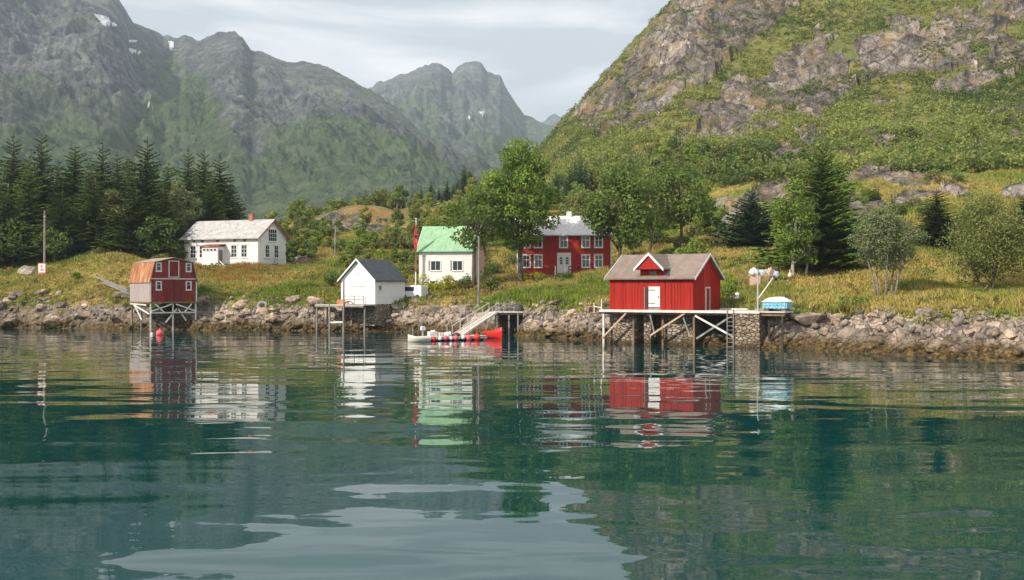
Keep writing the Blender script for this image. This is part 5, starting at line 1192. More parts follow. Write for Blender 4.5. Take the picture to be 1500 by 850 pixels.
def broadleaf(h, cw, bf, nl, nper, lsize, seed, bark, stems=1, env=1.0, lobe=0.30, flat=0.8, top=1.0):
    """returns (trunk MB, crown centres, tints): crown of nl clumps in an uneven egg between bf*h and h"""
    rs = np.random.RandomState(seed); cn = []; rad = []
    ch = h * (1 - bf) / 2; cz_ = h * bf + ch
    while len(cn) < nl:
        p = rs.uniform(-1, 1, 3); q = np.linalg.norm(p)
        if q > 1 or (q < 0.42 and rs.uniform() < 0.75): continue
        narrow = 1 - 0.35 * max(0, p[2]) ** 1.5 * top - 0.2 * max(0, -p[2]) ** 2
        c = np.array([p[0] * cw * narrow * 0.82, p[1] * cw * narrow * 0.82, cz_ + p[2] * ch * 0.86])
        cn.append(c); rad.append(cw * lobe * rs.uniform(0.7, 1.25))
    cn = np.array(cn); rad = np.array(rad)
    C, T, DN = lobes(cn, rad, nper, rs, 0.82, flat)
    tb = MB(); r0 = 0.017 * h / math.sqrt(stems) + 0.03
    for s in range(stems):
        an = 2 * math.pi * s / stems + 0.6; lean = 0.0 if stems == 1 else 0.14 * h
        bx_ = 0 if stems == 1 else 0.02 * h * stems
        base = Vector((math.cos(an) * bx_, math.sin(an) * bx_, -0.5)); k1 = Vector((math.cos(an) * (bx_ + lean * 0.35) + rs.uniform(-.2, .2), math.sin(an) * (bx_ + lean * 0.35), h * bf * 0.9))
        k2 = Vector((math.cos(an) * (bx_ + lean) + rs.uniform(-.4, .4), math.sin(an) * (bx_ + lean) + rs.uniform(-.4, .4), h * (bf + (1 - bf) * 0.62)))
        tb.tube([base, base.lerp(k1, 0.5) + Vector((rs.uniform(-.12, .12), rs.uniform(-.12, .12), 0)), k1, k1.lerp(k2, 0.5) + Vector((rs.uniform(-.3, .3), 0, 0)), k2], [r0 * 1.3, r0, r0 * 0.82, r0 * 0.5, r0 * 0.15], 8)
        idx = rs.permutation(len(cn))[:max(5, int(12 / stems) + 3)]
        for i in idx:
            f = rs.uniform(0.0, 0.7); p = k1.lerp(k2, f); e = Vector(cn[i]); mid = p.lerp(e, 0.55) + Vector((0, 0, -0.06 * h * rs.uniform(0, 1)))
            tb.tube([p, mid, e], [r0 * 0.42 * (1 - 0.5 * f), r0 * 0.24, r0 * 0.06], 6)
    return tb, C, T, rs, DN

def tree(name, label, px, d, ytop, wpx, kind, grp=None, seed=1, bf=0.28, leaf=None, nl=26, nper=190, lsize=0.36, bark='bark', stems=1, lobe=0.3, zbase=None, flat=.8, up=0.35, aspect=1.0, top=1.0, cat='tree'):
    q = P(px, 400, d); zg = gz(q.x, q.y) if zbase is None else zbase
    h = P(px, ytop, d).z - zg; cw = wpx / FPX * d
    r = empty(name, (q.x, q.y, zg)); tag(r, label, cat, grp)
    tb, C, T, rs, DN = broadleaf(h, cw, bf, nl, nper, lsize, seed, bark, stems, lobe=lobe, flat=flat, top=top)
    tb.build('trunk', M[bark], r, smooth=True)
    link_mesh('crown', crown_mesh('crown', C, lsize * rs.uniform(0.6, 1.3, len(C)), rs, M[kind], T, up, aspect, DN), r)
    return r

def spruce_parts(h, rb, seed, sparse=1.0, irregular=0.2, low=0.06, droop=0.32):
    rs = np.random.RandomState(seed); P0 = []; D0 = []; Ln = []
    nbr = int(360 * sparse * (h / 18) ** 0.5); cl = rs.uniform(0, 6.28, 5)
    for i in range(nbr):
        t = low + (0.985 - low) * (1 - math.sqrt(1 - (i + rs.uniform()) / nbr)); z = t * h; an = i * 2.39996 + rs.uniform(-.4, .4)
        rl = rb * ((1 - t) ** 0.78) * (1 + 0.16 * math.sin(3 * an + cl[0] + 5 * t) + 0.12 * math.sin(14 * t + cl[1] + an)) + 0.12
        P0.append((0, 0, z)); D0.append((math.cos(an), math.sin(an), 0)); Ln.append(rl * rs.uniform(1 - 1.6 * irregular, 1 + irregular))
    P0 = np.array(P0); D0 = np.array(D0); Ln = np.array(Ln); V = []; T = []
    tt = P0[:, 2] / h; slope = np.where(tt > 0.8, 0.45, 0.14 - droop * (1 - tt)) + rs.uniform(-.12, .12, len(tt))
    side = np.stack([-D0[:, 1], D0[:, 0], np.zeros(len(D0))], 1)
    nseg = 6
    for s in range(nseg):
        f = (s + rs.uniform(0.15, 0.95, len(P0))) / nseg
        zc = slope * Ln * f + 0.18 * Ln * f * f
        c = P0 + D0 * (Ln * f)[:, None]; c[:, 2] += zc
        w = np.clip((0.2 + 0.34 * Ln * (1 - f * 0.75)) * 0.6, 0.14, 0.85) * rs.uniform(0.7, 1.25, len(P0)); ln = (Ln / nseg * 1.15 + 0.12)
        for sg in (-1, 1):
            sw = (side * sg + D0 * 0.55) * w[:, None]; dn = np.zeros_like(sw); dn[:, 2] = -w * rs.uniform(0.25, 0.75, len(w))
            e = D0 * (ln * 0.6)[:, None]
            q = np.stack([c - e * 0.5, c + sw * 0.55 + dn * 0.35 - e * 0.1, c + sw + dn, c + e], 1)
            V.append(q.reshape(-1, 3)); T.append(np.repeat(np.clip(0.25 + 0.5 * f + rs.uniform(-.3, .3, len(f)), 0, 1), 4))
        # hanging twigs
        dn = np.zeros_like(c); dn[:, 2] = -(0.18 + 0.22 * w)
        e = D0 * (ln * 0.7)[:, None]
        q = np.stack([c - e * 0.5, c - e * 0.2 + dn, c + e * 0.4 + dn * 0.8, c + e * 0.6], 1); V.append(q.reshape(-1, 3)); T.append(np.repeat(rs.uniform(0, 0.6, len(f)), 4))
    V = np.concatenate(V); T = np.concatenate(T)
    tip = np.array([[0.1, 0, h * .95], [0, .1, h * .95], [-.1, 0, h * .95], [0, 0, h + .15]]); V = np.concatenate([V, tip]); T = np.concatenate([T, np.full(4, .5)])
    return V, np.arange(len(V)).reshape(-1, 4), T
def spruce_proto(h, rb, seed, mat_, sparse=1.0, irregular=0.2, low=0.06, droop=.32):
    V, F, T = spruce_parts(h, rb, seed, sparse, irregular, low, droop)
    cm = np_mesh('crown', V, F, M[mat_], {'tint': T})
    tb = MB().tube([(0, 0, -0.6), (0, 0, h * 0.5), (0, 0, h * 0.97)], [0.016 * h + .04, 0.009 * h + .02, 0.02], 8)
    me = bpy.data.meshes.new('trunk'); me.from_pydata(tb.v, [], tb.f); me.update(); me.materials.append(M['bark'])
    return h, rb, cm, me
def spruce(label, px, d, ytop, wpx, proto, grp=None, rz=0.0, name='spruce_tree', x=None):
    q = P(px, 400, d); zg = gz(q.x, q.y); H = P(px, ytop, d).z - zg; ph, prb, cm, tm = proto
    r = empty(name, (q.x, q.y, zg), rz); r.scale = (wpx / FPX * d / prb,) * 2 + (H / ph,); tag(r, label, 'tree', grp)
    link_mesh('trunk', tm, r); link_mesh('crown', cm, r); return r

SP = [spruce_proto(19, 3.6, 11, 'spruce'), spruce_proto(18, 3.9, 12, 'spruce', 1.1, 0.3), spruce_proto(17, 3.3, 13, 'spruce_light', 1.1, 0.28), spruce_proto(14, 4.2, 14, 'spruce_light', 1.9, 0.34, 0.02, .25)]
# grove on the left
for px, d, yt, w, k_, lab in (
    (20, 182, 193, 30, 0, 'tall dark spruce at the left end of the grove, nearest the frame edge'),
    (60, 180, 191, 27, 1, 'tall dark spruce behind the grey sign pole'),
    (110, 184, 207, 36, 2, 'broad lighter green spruce right of the sign pole'),
    (150, 190, 203, 24, 0, 'slim spruce top behind the mound in the middle of the grove'),
    (172, 194, 222, 26, 1, 'lower spruce between the slim spruce and the tallest dark spruce'),
    (216, 178, 201, 34, 1, 'tallest broad dark spruce behind the weathered boathouse'),
    (246, 186, 232, 30, 2, 'lighter spruce right of the tallest broad dark spruce'),
    (276, 196, 214, 22, 0, 'thin spruce top left of the pair behind the white house'),
    (299, 192, 216, 26, 1, 'dark spruce at the left gable of the long white house'),
    (322, 194, 224, 26, 0, 'dark spruce rising over the slate roof of the long white house'),
    (338, 198, 256, 20, 1, 'shortest spruce at the right end of the grove'),
    (-12, 184, 230, 34, 1, 'dark spruce cut by the left edge of the frame'),
    (42, 176, 226, 26, 2, 'lighter spruce in front between the two tall spruces at the left end'), (133, 178, 236, 26, 1, 'dark spruce in front of the slim spruce behind the mound'), (310, 186, 252, 22, 2, 'lighter low spruce just above the slate roof of the white house'), (12, 171, 268, 34, 1, 'wide low spruce at the front of the grove by the left frame edge'), (92, 170, 278, 30, 1, 'wide low spruce right behind the grey sign pole'), (140, 172, 262, 26, 0, 'spruce in front of the olive tree behind the mound'), (200, 170, 276, 30, 1, 'wide low spruce behind the rusty roof of the weathered boathouse'), (240, 172, 270, 28, 0, 'wide dark spruce in front of the pale broadleaf tree in the grove'), (85, 200, 232, 30, 0, 'dark spruce deep in the grove behind the sign pole'), (190, 200, 226, 28, 2, 'light spruce deep in the grove behind the mound')):
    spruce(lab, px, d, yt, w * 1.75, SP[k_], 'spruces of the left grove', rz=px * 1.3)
for px, d, yt, w, kd, sd2, lab in (
    (270, 176, 246, 26, 'willow', 31, 'pale grey green broadleaf tree in the grove beside the white house'),
    (120, 172, 300, 34, 'rowan', 32, 'low bushy tree at the foot of the grove behind the mound'),
    (165, 174, 262, 28, 'olive', 33, 'olive broadleaf tree in the middle of the grove'),
    (232, 168, 320, 36, 'darkshrub', 34, 'dark green bushy tree behind the weathered boathouse roof'),
    (18, 168, 318, 40, 'darkshrub', 35, 'dark spreading bush below the grove left of the sign'),
    (80, 167, 330, 34, 'darkshrub', 36, 'dark bush below the grove right behind the sign pole'),
    (-40, 168, 300, 40, 'darkshrub', 37, 'dark bush below the grove at the left frame edge'),
    (195, 170, 335, 26, 'darkshrub', 38, 'dark bush between the mound and the weathered boathouse'),
    (262, 171, 350, 20, 'birch', 39, 'small bright green bush at the left gable of the white house'),
    (428, 168, 352, 11, 'darkshrub', 40, 'green shrub against the right gable of the long white house')):
    tree('broadleaf_tree' if yt < 290 else 'bush', lab, px, d, yt, w, kd, seed=sd2, bf=0.12, nl=22, nper=120, lsize=0.4, lobe=0.34, cat='tree' if yt < 290 else 'bush')

# big trees round the houses
tree('broadleaf_tree', 'biggest leafy green tree in front of the left end of the red house', 762, 140, 200, 68, 'maple', seed=51, bf=0.20, nl=84, nper=270, lsize=0.33, lobe=0.215, flat=0.8, top=0.9)
tree('broadleaf_tree', 'spreading tree with leaning boughs over the green roof beside the lamp pole', 696, 138, 268, 56, 'rowan', seed=52, bf=0.36, nl=36, nper=130, lsize=0.34, lobe=0.27, flat=.6)
tree('broadleaf_tree', 'olive leafy tree covering the right end of the red house', 908, 136, 224, 56, 'rowan', seed=53, bf=0.12, nl=76, nper=150, lsize=0.36, lobe=0.26)
tree('broadleaf_tree', 'lighter leafy tree with visible trunk behind the bright red boathouse roof', 998, 140, 236, 52, 'rowan', seed=54, bf=0.28, nl=56, nper=120, lsize=0.36, lobe=0.26)
spruce('dark bushy juniper-like spruce behind the grassy knoll', 1102, 140, 276, 50, spruce_proto(9, 4.0, 71, 'spruce_far', 1.5, 0.4, 0.02, .1), rz=1)
spruce('great dark spruce standing right of the birch above the pier', 1205, 124, 210, 84, SP[3], rz=0.4)
tree('birch_tree', 'bright green birch with pale trunk in front of the great dark spruce', 1163, 118, 255, 34, 'birch', seed=55, bf=0.10, nl=54, nper=100, lsize=0.28, lobe=0.32, bark='birchbark', top=1.6)
tree('birch_tree', 'second slim birch close against the left side of the great dark spruce', 1182, 119, 300, 26, 'birch', seed=56, bf=0.1, nl=22, nper=90, lsize=0.28, lobe=0.34, bark='birchbark', top=1.4)
tree('willow_tree', 'grey green willow with several bare stems in the right-hand meadow', 1297, 103, 300, 58, 'willow', seed=57, bf=0.27, nl=70, nper=210, lsize=0.18, lobe=0.25, bark='willowbark', stems=5, flat=.7)
spruce('dark spruce between the pale willow and the broad olive willow', 1372, 132, 274, 42, SP[1], rz=2.0)
tree('willow_tree', 'broad olive willow at the right edge with low boughs', 1447, 106, 284, 74, 'olive', seed=58, bf=0.05, nl=90, nper=230, lsize=0.19, lobe=0.24, stems=3)
spruce('tiny lone spruce on the mossy rock shelf above the willows', 1433, 176, 247, 15, SP[2], rz=1.0)
spruce('spruce behind the olive willow at the right frame edge', 1500, 134, 285, 40, SP[0], rz=1.4)
for px, d, yt, w, kd, sd2, lab in ((952, 152, 246, 40, 'rowan', 141, 'leafy tree standing between the olive tree and the tree with visible trunk'), (848, 166, 268, 34, 'olive', 142, 'dull olive tree rising behind the roof of the red house'), (1040, 152, 288, 26, 'birch', 143, 'small bright tree right of the tree with visible trunk'),
        (655, 172, 292, 36, 'scrub', 144, 'yellow green tree rising behind the green roof'), (620, 176, 318, 26, 'olive', 145, 'low olive tree behind the left end of the green roof'), (1420, 134, 318, 30, 'willow', 146, 'grey green tree between the dark meadow spruce and the broad olive willow')):
    tree('broadleaf_tree', lab, px, d, yt, w, kd, seed=sd2, bf=0.1, nl=34, nper=130, lsize=0.33, lobe=0.28)
tree('bush', 'round green bush behind the bright red boathouse roof', 1012, 132, 352, 26, 'birch', seed=59, bf=0.05, nl=18, nper=90, lsize=0.3, lobe=0.36, cat='bush')
for px, d, yt, w, kd, sd2, lab in (
    (718, 134, 386, 14, 'darkshrub', 61, 'dark clipped shrub beside the lamp pole'), (625, 140, 405, 14, 'yellowshrub', 62, 'yellow green shrub at the left corner of the green-roofed house'),
    (655, 139, 407, 13, 'yellowshrub', 63, 'yellow flowering shrub in front of the green-roofed house'), (682, 139, 405, 13, 'darkshrub', 64, 'green shrub under the right window of the green-roofed house'),
    (487, 144, 390, 13, 'darkshrub', 65, 'dark green bush against the left wall of the white shed'), (828, 138, 402, 12, 'darkshrub', 66, 'dark round shrub in front of the red house steps'),
    (870, 130, 405, 24, 'birch', 67, 'wide leafy shrub between the red house and the red boathouse'), (788, 141, 402, 12, 'yellowshrub', 68, 'yellow green shrub at the left foundation of the red house'),
    (1248, 97.5, 444, 26, 'birch', 69, 'low spreading green shrub at the edge of the right shore rocks'), (770, 141, 404, 9, 'yellowshrub', 70, 'small yellowish shrub near the big tree trunk'),
    (1072, 108, 416, 13, 'birch', 72, 'low green shrub in the grass left of the workbench'), (300, 146, 422, 16, 'darkshrub', 73, 'dark weeds right of the weathered boathouse'), (112, 152, 399, 5, 'birch', 74, 'small sapling on the bank right of the cable sign'), (905, 118, 425, 16, 'birch', 75, 'green shrub behind the left end of the bright red boathouse')):
    tree('shrub', lab, px, d, yt, w * 1.25, kd, seed=sd2, bf=0.03, nl=14, nper=80, lsize=0.2, lobe=0.4, cat='shrub')

# hillside thickets: individual young trees, each one mesh
def scrub_proto(seed, h, cw, mat_, nl=17, nper=75, ls=0.36, conif=False):
    if conif:
        V, F, T = spruce_parts(h, cw, seed, 0.6, .25, .05); tb = MB().tube([(0, 0, -0.4), (0, 0, h * 0.9)], [0.1, 0.02], 6)
    else:
        tb, C, T, rs, DN = broadleaf(h, cw, 0.10, nl, nper, ls, seed, 'bark', lobe=0.36)
        V, F = leaf_quads(C, ls * rs.uniform(.6, 1.3, len(C)), rs, out=DN); T = np.repeat(T, 4)
    me = bpy.data.meshes.new('trunk'); me.from_pydata(tb.v, [], tb.f); me.update(); me.materials.append(M['bark' if conif else 'birchbark'])
    return np_mesh('crown', V, F, M[mat_], {'tint': T}), me
LOOKS = ('yellow green birch', 'olive birch', 'bright green birch', 'broad yellowish birch', 'dull green birch')
YB = [scrub_proto(200 + i, 5, 1.7, ('scrub', 'olive', 'birch', 'scrub', 'rowan')[i]) for i in range(5)]
YS = [scrub_proto(230 + i, 9, 2.0, 'spruce_far', conif=True) for i in range(3)]
TITEMS = []
def young(px, d, hm, mesh, label, grp, rz, base_h, name='birch_tree', cat='tree', wide=1.0, look=None):
    x, y = (px - 750) / FPX * d, d; s = hm / base_h; z = gz(x, y) - 0.15
    o = empty(name, (x, y, z), rz); o.scale = (s * wide, s * wide, s)
    link_mesh('trunk', mesh[1], o); link_mesh('crown', mesh[0], o)
    o['look'] = look or ('dark young spruce' if base_h == 9 else LOOKS[[m[0].name for m in YB].index(mesh[0].name)]); TITEMS.append((o, px, d)); return tag(o, label, cat, grp)
rnd = random.Random(77); n_ = 0
def thick(count, p0, p1, d0, d1, h0, h1, label, grp, keep=None, protos=YB, bh=5, name='birch_tree', wide=(0.8, 1.3)):
    k_ = 0; t_ = 0
    while k_ < count and t_ < count * 30:
        t_ += 1; px = rnd.uniform(p0, p1); d = rnd.uniform(d0, d1)
        if keep and not keep(px, d): continue
        young(px, d, rnd.uniform(h0, h1), rnd.choice(protos), label, grp, rnd.uniform(0, 6.28), bh, name, 'tree', rnd.uniform(*wide)); k_ += 1
def not_hump(px, d): return not (455 < px < 600 and d > 212) 
thick(122, 432, 735, 174, 264, 1.6, 4.2, 'yellow green young birch in the thicket on the slope behind the white shed', 'young birches behind the white shed', not_hump)
thick(34, 500, 612, 150, 178, 1.2, 2.6, '', 'young birches behind the white shed')
thick(34, 432, 720, 262, 300, 4.0, 7.5, 'young birch on the skyline of the hill behind the green-roofed house', 'skyline birches')
thick(50, 690, 1040, 185, 260, 3.5, 7.0, 'birch in the wood on the slope behind the red house', 'birches behind the red house')
thick(16, 340, 440, 195, 260, 2.5, 5.5, 'young birch on the slope right of the long white house', 'birches by the white house')
thick(38, 1020, 1520, 205, 250, 2.5, 5.0, 'birch at the foot of the mountain above the mossy rock shelf', 'birches above the rock shelf')
YD = [scrub_proto(260 + i, 2.2, 1.6, ('darkshrub', 'olive', 'birch')[i], nl=12, nper=60, ls=0.26) for i in range(3)]
DLOOK = ('dark green bush', 'dull olive bush', 'bright green bush')
def bushes(count, p0, p1, d0, d1, h0, h1, grp):
    for _ in range(count):
        px = rnd.uniform(p0, p1); d = rnd.uniform(d0, d1); i = rnd.randrange(3)
        o = young(px, d, rnd.uniform(h0, h1), YD[i], None, grp, rnd.uniform(0, 6.28), 2.2, 'bush', 'bush', rnd.uniform(.9, 1.4), DLOOK[i])
bushes(34, 945, 1530, 134, 168, 0.9, 2.4, 'bushes on the slope above the red boathouse')
bushes(16, 120, 262, 164, 174, 0.8, 1.8, 'bushes at the foot of the spruce grove')
bushes(12, 600, 900, 150, 172, 1.0, 2.2, 'bushes behind the green-roofed and red houses')
YSG = 'small dark conifers on the wooded hill'
for px, d, yt in ((631, 290, 262), (643, 295, 272), (655, 288, 258), (664, 300, 266), (680, 285, 236), (692, 292, 250), (703, 288, 262), (712, 300, 256), (617, 295, 272), (604, 300, 278), (590, 300, 284), (575, 296, 288), (560, 300, 284), (545, 300, 290), (520, 290, 294), (498, 290, 290), (488, 292, 296), (670, 296, 258), (720, 285, 262), (648, 275, 280), (735, 290, 250)):
    zt = P(px, yt, d).z; x = (px - 750) / FPX * d
    young(px, d, max(2.5, zt - gz(x, d)), rnd.choice(YS), 'dark young spruce in the skyline row on the hill behind the green-roofed house', YSG, rnd.uniform(0, 6), 9, 'spruce_tree', wide=1.0)
for px, d, yt in ((836, 235, 240), (843, 240, 232), (850, 238, 228), (858, 244, 234), (866, 240, 246), (846, 230, 252), (830, 238, 255), (815, 245, 250)):
    zt = P(px, yt, d).z; x = (px - 750) / FPX * d
    young(px, d, max(4, min(13, zt - gz(x, d))), rnd.choice(YS), 'dark spruce in the clump between the biggest leafy tree and the olive tree', 'dark spruce clump behind the red house', rnd.uniform(0, 6), 9, 'spruce_tree')
for px, d, yt in ((1078, 222, 224), (1088, 225, 219), (1097, 223, 227), (1106, 226, 216), (1118, 224, 222), (1128, 228, 215), (1135, 226, 224), (1112, 220, 232), (1068, 224, 232)):
    zt = P(px, yt, d).z; x = (px - 750) / FPX * d
    young(px, d, max(3.5, min(8, zt - gz(x, d))), rnd.choice(YS), 'small dark spruce in the clump above the grey rock shelf', 'spruce clump above the rock shelf', rnd.uniform(0, 6), 9, 'spruce_tree')

HILL = ((-200, 270, 'below the spruce grove'), (270, 440, 'right of the long house'), (440, 482, 'left of the utility pole'), (482, 515, 'right of the utility pole'), (515, 560, 'above the white shed roof'), (560, 612, 'left of the flagpole'), (612, 650, 'left above the green roof'), (650, 695, 'right above the green roof'), (695, 740, 'left of the biggest tree'), (740, 830, 'behind the biggest tree'), (830, 880, 'behind the red house'), (880, 950, 'behind the olive leafy tree'), (950, 1045, 'behind the trunked tree'),
        (1045, 1110, 'left above the rock shelf'), (1110, 1165, 'right above the rock shelf'), (1165, 1245, 'behind the great dark spruce'), (1245, 1345, 'above the grey green willow'), (1345, 1400, 'above the dark meadow spruce'), (1400, 1460, 'by the tiny lone spruce'), (1460, 2000, 'by the right frame edge'))
name_cells(TITEMS, HILL, ((160, 'above the meadow'), (178, 'at the slope foot'), (196, 'low on the slope'), (214, 'lower slope'), (228, 'midway up'), (243, 'upper slope'), (262, 'high on the slope'), (282, 'near the skyline'), (999, 'on the skyline')), lambda look, rw, m_, od: f'{look} {m_} {rw}{od}')

# mountainside scrub: countless low birches, one object
def mountain_scrub():
    rs = np.random.RandomState(4)
    sel = np.flatnonzero((Y_ > 176) & (Y_ < 410) & (PX_ > 790) & (PX_ < 1640) & (PY_ > -60) & (RK_ < 0.5) & (ZB_ > 22))
    w = np.clip(0.62 + fbm(X_[sel] / 14, Y_[sel] / 14, 4, 71) * 1.3, 0.04, 1) * (Y_[sel] / 300) ** 0.5
    p = rs.choice(sel, 10500, replace=False, p=w / w.sum())
    ledge = np.flatnonzero((Y_ > 220) & (Y_ < 410) & (PX_ > 830) & (PX_ < 1600) & (RK_ > 0.5)); lw = np.clip(fbm(X_[ledge] / 12, Y_[ledge] / 12, 4, 171) * 2.2 - 0.05, 0.01, 1); p2 = rs.choice(ledge, 2600, replace=False, p=lw / lw.sum())
    p = np.concatenate([p, p2]); n = len(p)
    s = rs.uniform(0.5, 1.25, n) * np.where(np.arange(n) > n - 2601, 0.6, 1.0) * np.clip(2.0 - (Z_[p] - 28) / 40, 1.0, 1.9)
    per = 30; d = rs.normal(size=(n, per, 3)); d /= np.linalg.norm(d, axis=2)[..., None]; d[..., 2] = np.abs(d[..., 2]) * 1.25
    c = d * (s[:, None, None] * rs.uniform(0.5, 1.05, (n, per, 1))) * (1 + 0.3 * rs.normal(size=(n, 1, 3)) * .5)
    c[..., 0] += X_[p][:, None]; c[..., 1] += Y_[p][:, None]; c[..., 2] += (Z_[p] + 0.1)[:, None]
    C = c.reshape(-1, 3); bt_ = np.clip(0.5 + fbm(X_[p] / 20, Y_[p] / 20, 3, 73) * 0.7 + rs.uniform(-.35, .35, n), 0, 1)
    T = np.clip(np.repeat(bt_, per) + rs.uniform(-.2, .2, n * per), 0, 1)
    V, F = leaf_quads(C, np.repeat(np.clip(s * 0.5, 0.28, 0.6), per) * rs.uniform(.7, 1.2, n * per), rs)
    m = mat_leaf('mountain_scrub_leaves', (0.085, 0.13, 0.03), (0.32, 0.345, 0.085), trans=.4, rnd=0.0)
    tag(link_mesh('mountain_scrub', np_mesh('mountain_scrub', V, F, m, {'tint': np.repeat(T, 4)})), 'low birch scrub covering the ledges of the right-hand mountain', 'scrub', kind='stuff')
mountain_scrub()

# grass and weeds
def grass():
    rs = np.random.RandomState(6); n = 150000
    px = rs.uniform(-60, 1560, n); d0 = np.interp(px, wlx, wld); d = d0 + 2 + rs.uniform(0, 1, n) ** 1.3 * np.where(px > 980, 118, 75)
    x = (px - 750) / FPX * d; z, rk, ppx, ppy, zb_ = land(x, d, True)
    edge = 2.9 + fbm(x / 3, d / 3, 4, 81) * 1.3
    ok = (z > edge) & (rk < 0.5)
    for F, L_, W_ in ((WH, 13.7, 7.5), (RH, 12.7, 7.0), (GH, 7.5, 7.0), (BH, 8.2, 7.2), (SF, 5.2, 6.1)):
        c, s = math.cos(F[1]), math.sin(F[1]); dx = x - F[0].x; dy = d - F[0].y; u = dx * c + dy * s; v = -dx * s + dy * c
        ok &= ~((u > -0.3) & (u < L_ + 0.3) & (v > -0.3) & (v < W_ + 0.3))
    ok &= np.hypot(x - bx.x + 0.3, d - bx.y + 0.6) > 2.2
    x, d, z, ppx, ppy, zb_ = x[ok], d[ok], z[ok], ppx[ok], ppy[ok], zb_[ok]; n = len(x)
    dry, red = tints(ppx, ppy, x, d, zb_)
    tall = np.clip(0.55 + fbm(x / 5, d / 5, 4, 83) * 0.9, 0.15, 1.2)
    k_ = 4; h = (0.14 + 0.72 * tall ** 1.5)[:, None] * rs.uniform(0.5, 1.2, (n, k_)); an = rs.uniform(0, 6.28, (n, k_)); w = 0.05 + 0.05 * rs.uniform(size=(n, k_))
    ox = x[:, None] + rs.normal(size=(n, k_)) * 0.16; oy = d[:, None] + rs.normal(size=(n, k_)) * 0.16; lean = rs.normal(size=(n, k_, 2)) * 0.36 * h[..., None]
    zz = z[:, None] - 0.03 + np.zeros((n, k_))
    A = np.stack([ox - np.cos(an) * w, oy - np.sin(an) * w, zz], -1); B = np.stack([ox + np.cos(an) * w, oy + np.sin(an) * w, zz], -1); C = np.stack([ox + lean[..., 0], oy + lean[..., 1], zz + h], -1)
    V = np.stack([A, B, C], 2).reshape(-1, 3); F = np.arange(n * k_ * 3).reshape(-1, 3)
    rep = lambda a: np.repeat(a, k_ * 3)
    m, nt, nn, l, b = new_mat('meadow_grass')
    at = lambda q: N(nt, 'Attribute', attribute_name=q).outputs['Fac']
    c = mix(nt, at('dry'), ramp(nt, [(0.1, (0.11, 0.16, 0.022)), (0.9, (0.27, 0.335, 0.055))], at('tint')), ramp(nt, [(0.1, (0.26, 0.20, 0.05)), (0.9, (0.55, 0.44, 0.15))], at('tint')))
    c = mix(nt, at('red'), c, (0.36, 0.19, 0.06)); l.new(c, b.inputs['Base Color']); b.inputs['Roughness'].default_value = 0.8; b.inputs['Specular IOR Level'].default_value = 0.1
    t = N(nt, 'BsdfTranslucent'); l.new(c, t.inputs[0]); ms = N(nt, 'MixShader'); ms.inputs[0].default_value = 0.3
    l.new(b.outputs[0], ms.inputs[1]); l.new(t.outputs[0], ms.inputs[2]); l.new(ms.outputs[0], nn['Material Output'].inputs[0])
    o = link_mesh('grass', np_mesh('grass', V, F, m, {'dry': rep(dry), 'red': rep(red), 'tint': rep(rs.uniform(0, 1, n))}))
    tag(o, 'tall yellow green summer grass on the banks round the houses', 'grass', kind='stuff')
grass()
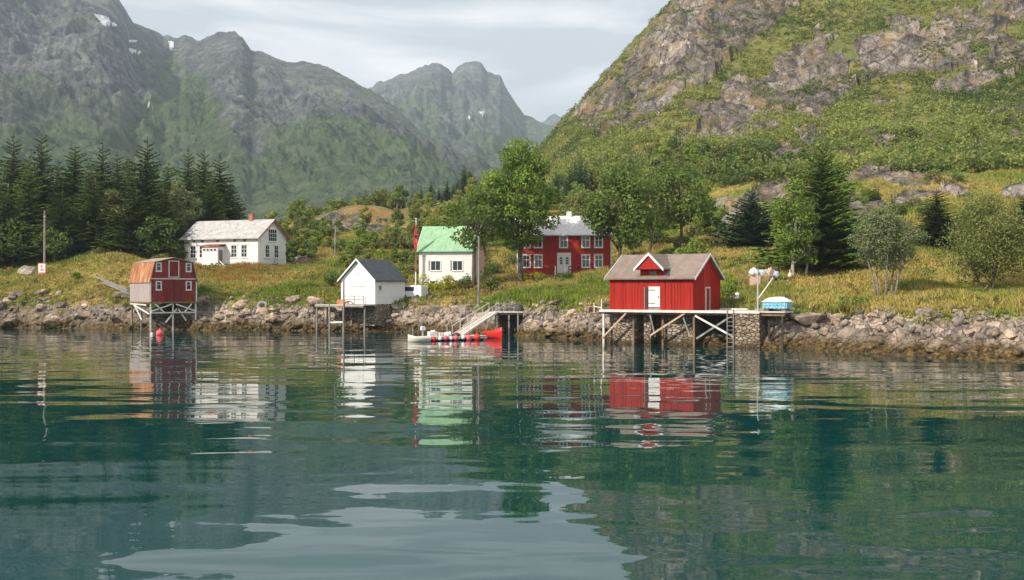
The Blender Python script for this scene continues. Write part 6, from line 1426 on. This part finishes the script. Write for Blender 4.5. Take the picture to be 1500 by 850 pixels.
def weeds():
    rs = np.random.RandomState(16); n = 5200
    px = rs.uniform(-60, 1560, n); d0 = np.interp(px, wlx, wld); d = d0 + 3 + rs.uniform(0, 1, n) ** 1.4 * np.where(px > 980, 125, 80)
    x = (px - 750) / FPX * d; z, rk, ppx, ppy, zb_ = land(x, d, True)
    ok = (z > 3.0 + fbm(x / 3, d / 3, 4, 81)) & (rk < 0.5) & (fbm(x / 6, d / 6, 4, 191) > rs.uniform(-0.35, 0.5, n))
    for F, L_, W_ in ((WH, 13.7, 7.5), (RH, 12.7, 7.0), (GH, 7.5, 7.0), (BH, 17, 7.2), (SF, 5.2, 6.1)):
        c, s = math.cos(F[1]), math.sin(F[1]); dx = x - F[0].x; dy = d - F[0].y; u = dx * c + dy * s; v = -dx * s + dy * c
        ok &= ~((u > -0.8) & (u < L_ + 0.8) & (v > -0.9) & (v < W_ + 0.8))
    x, d, z = x[ok], d[ok], z[ok]; n = len(x); per = 26; sz = rs.uniform(0.25, 0.75, n) * (1 + 0.5 * fbm(x / 9, d / 9, 3, 193))
    dr = rs.normal(size=(n, per, 3)); dr /= np.linalg.norm(dr, axis=2)[..., None]; dr[..., 2] = np.abs(dr[..., 2]) * 1.2
    c = dr * (sz[:, None, None] * rs.uniform(0.4, 1.05, (n, per, 1))) + np.stack([x, d, z], 1)[:, None]
    V, F = leaf_quads(c.reshape(-1, 3), np.repeat(np.clip(sz * 0.42, 0.12, 0.3), per) * rs.uniform(.6, 1.3, n * per), rs, 0.1, 1.0, dr.reshape(-1, 3))
    k_ = np.clip(0.5 + fbm(x / 8, d / 8, 3, 197) * 0.9 + rs.uniform(-.3, .3, n), 0, 1); T = np.clip(np.repeat(k_, per) + rs.uniform(-.15, .15, n * per), 0, 1)
    m, nt, nn, l, b = new_mat('meadow_weeds'); at = N(nt, 'Attribute', attribute_name='tint').outputs['Fac']
    c = ramp(nt, [(0.05, (0.05, 0.085, 0.018)), (0.4, (0.12, 0.155, 0.03)), (0.65, (0.20, 0.21, 0.045)), (0.82, (0.27, 0.19, 0.07)), (1.0, (0.22, 0.12, 0.05))], at)
    l.new(c, b.inputs['Base Color']); b.inputs['Roughness'].default_value = 0.8; b.inputs['Specular IOR Level'].default_value = 0.1
    t = N(nt, 'BsdfTranslucent'); l.new(c, t.inputs[0]); ms = N(nt, 'MixShader'); ms.inputs[0].default_value = 0.3
    l.new(b.outputs[0], ms.inputs[1]); l.new(t.outputs[0], ms.inputs[2]); l.new(ms.outputs[0], nn['Material Output'].inputs[0])
    tag(link_mesh('weeds', np_mesh('weeds', V, F, m, {'tint': np.repeat(T, 4)})), 'low green and brown weeds dotted through the meadow grass', 'weeds', kind='stuff')
weeds()

# ------------------------------------------------------------------ haze
hb = MB().box(-4500, 4500, -140, 7200, -9, 1250).build('haze', bpy.data.materials.new('haze'))
hm = hb.data.materials[0]; hm.use_nodes = True; nt = hm.node_tree; nt.nodes.clear()
out = nt.nodes.new('ShaderNodeOutputMaterial'); pv = nt.nodes.new('ShaderNodeVolumePrincipled')
pv.inputs['Color'].default_value = (0.66, 0.80, 0.94, 1); pv.inputs['Density'].default_value = 0.00013; pv.inputs['Anisotropy'].default_value = 0.0
nt.links.new(pv.outputs[0], out.inputs['Volume'])
tag(hb, 'thin blue summer haze over fjord and mountains', 'haze', kind='stuff')
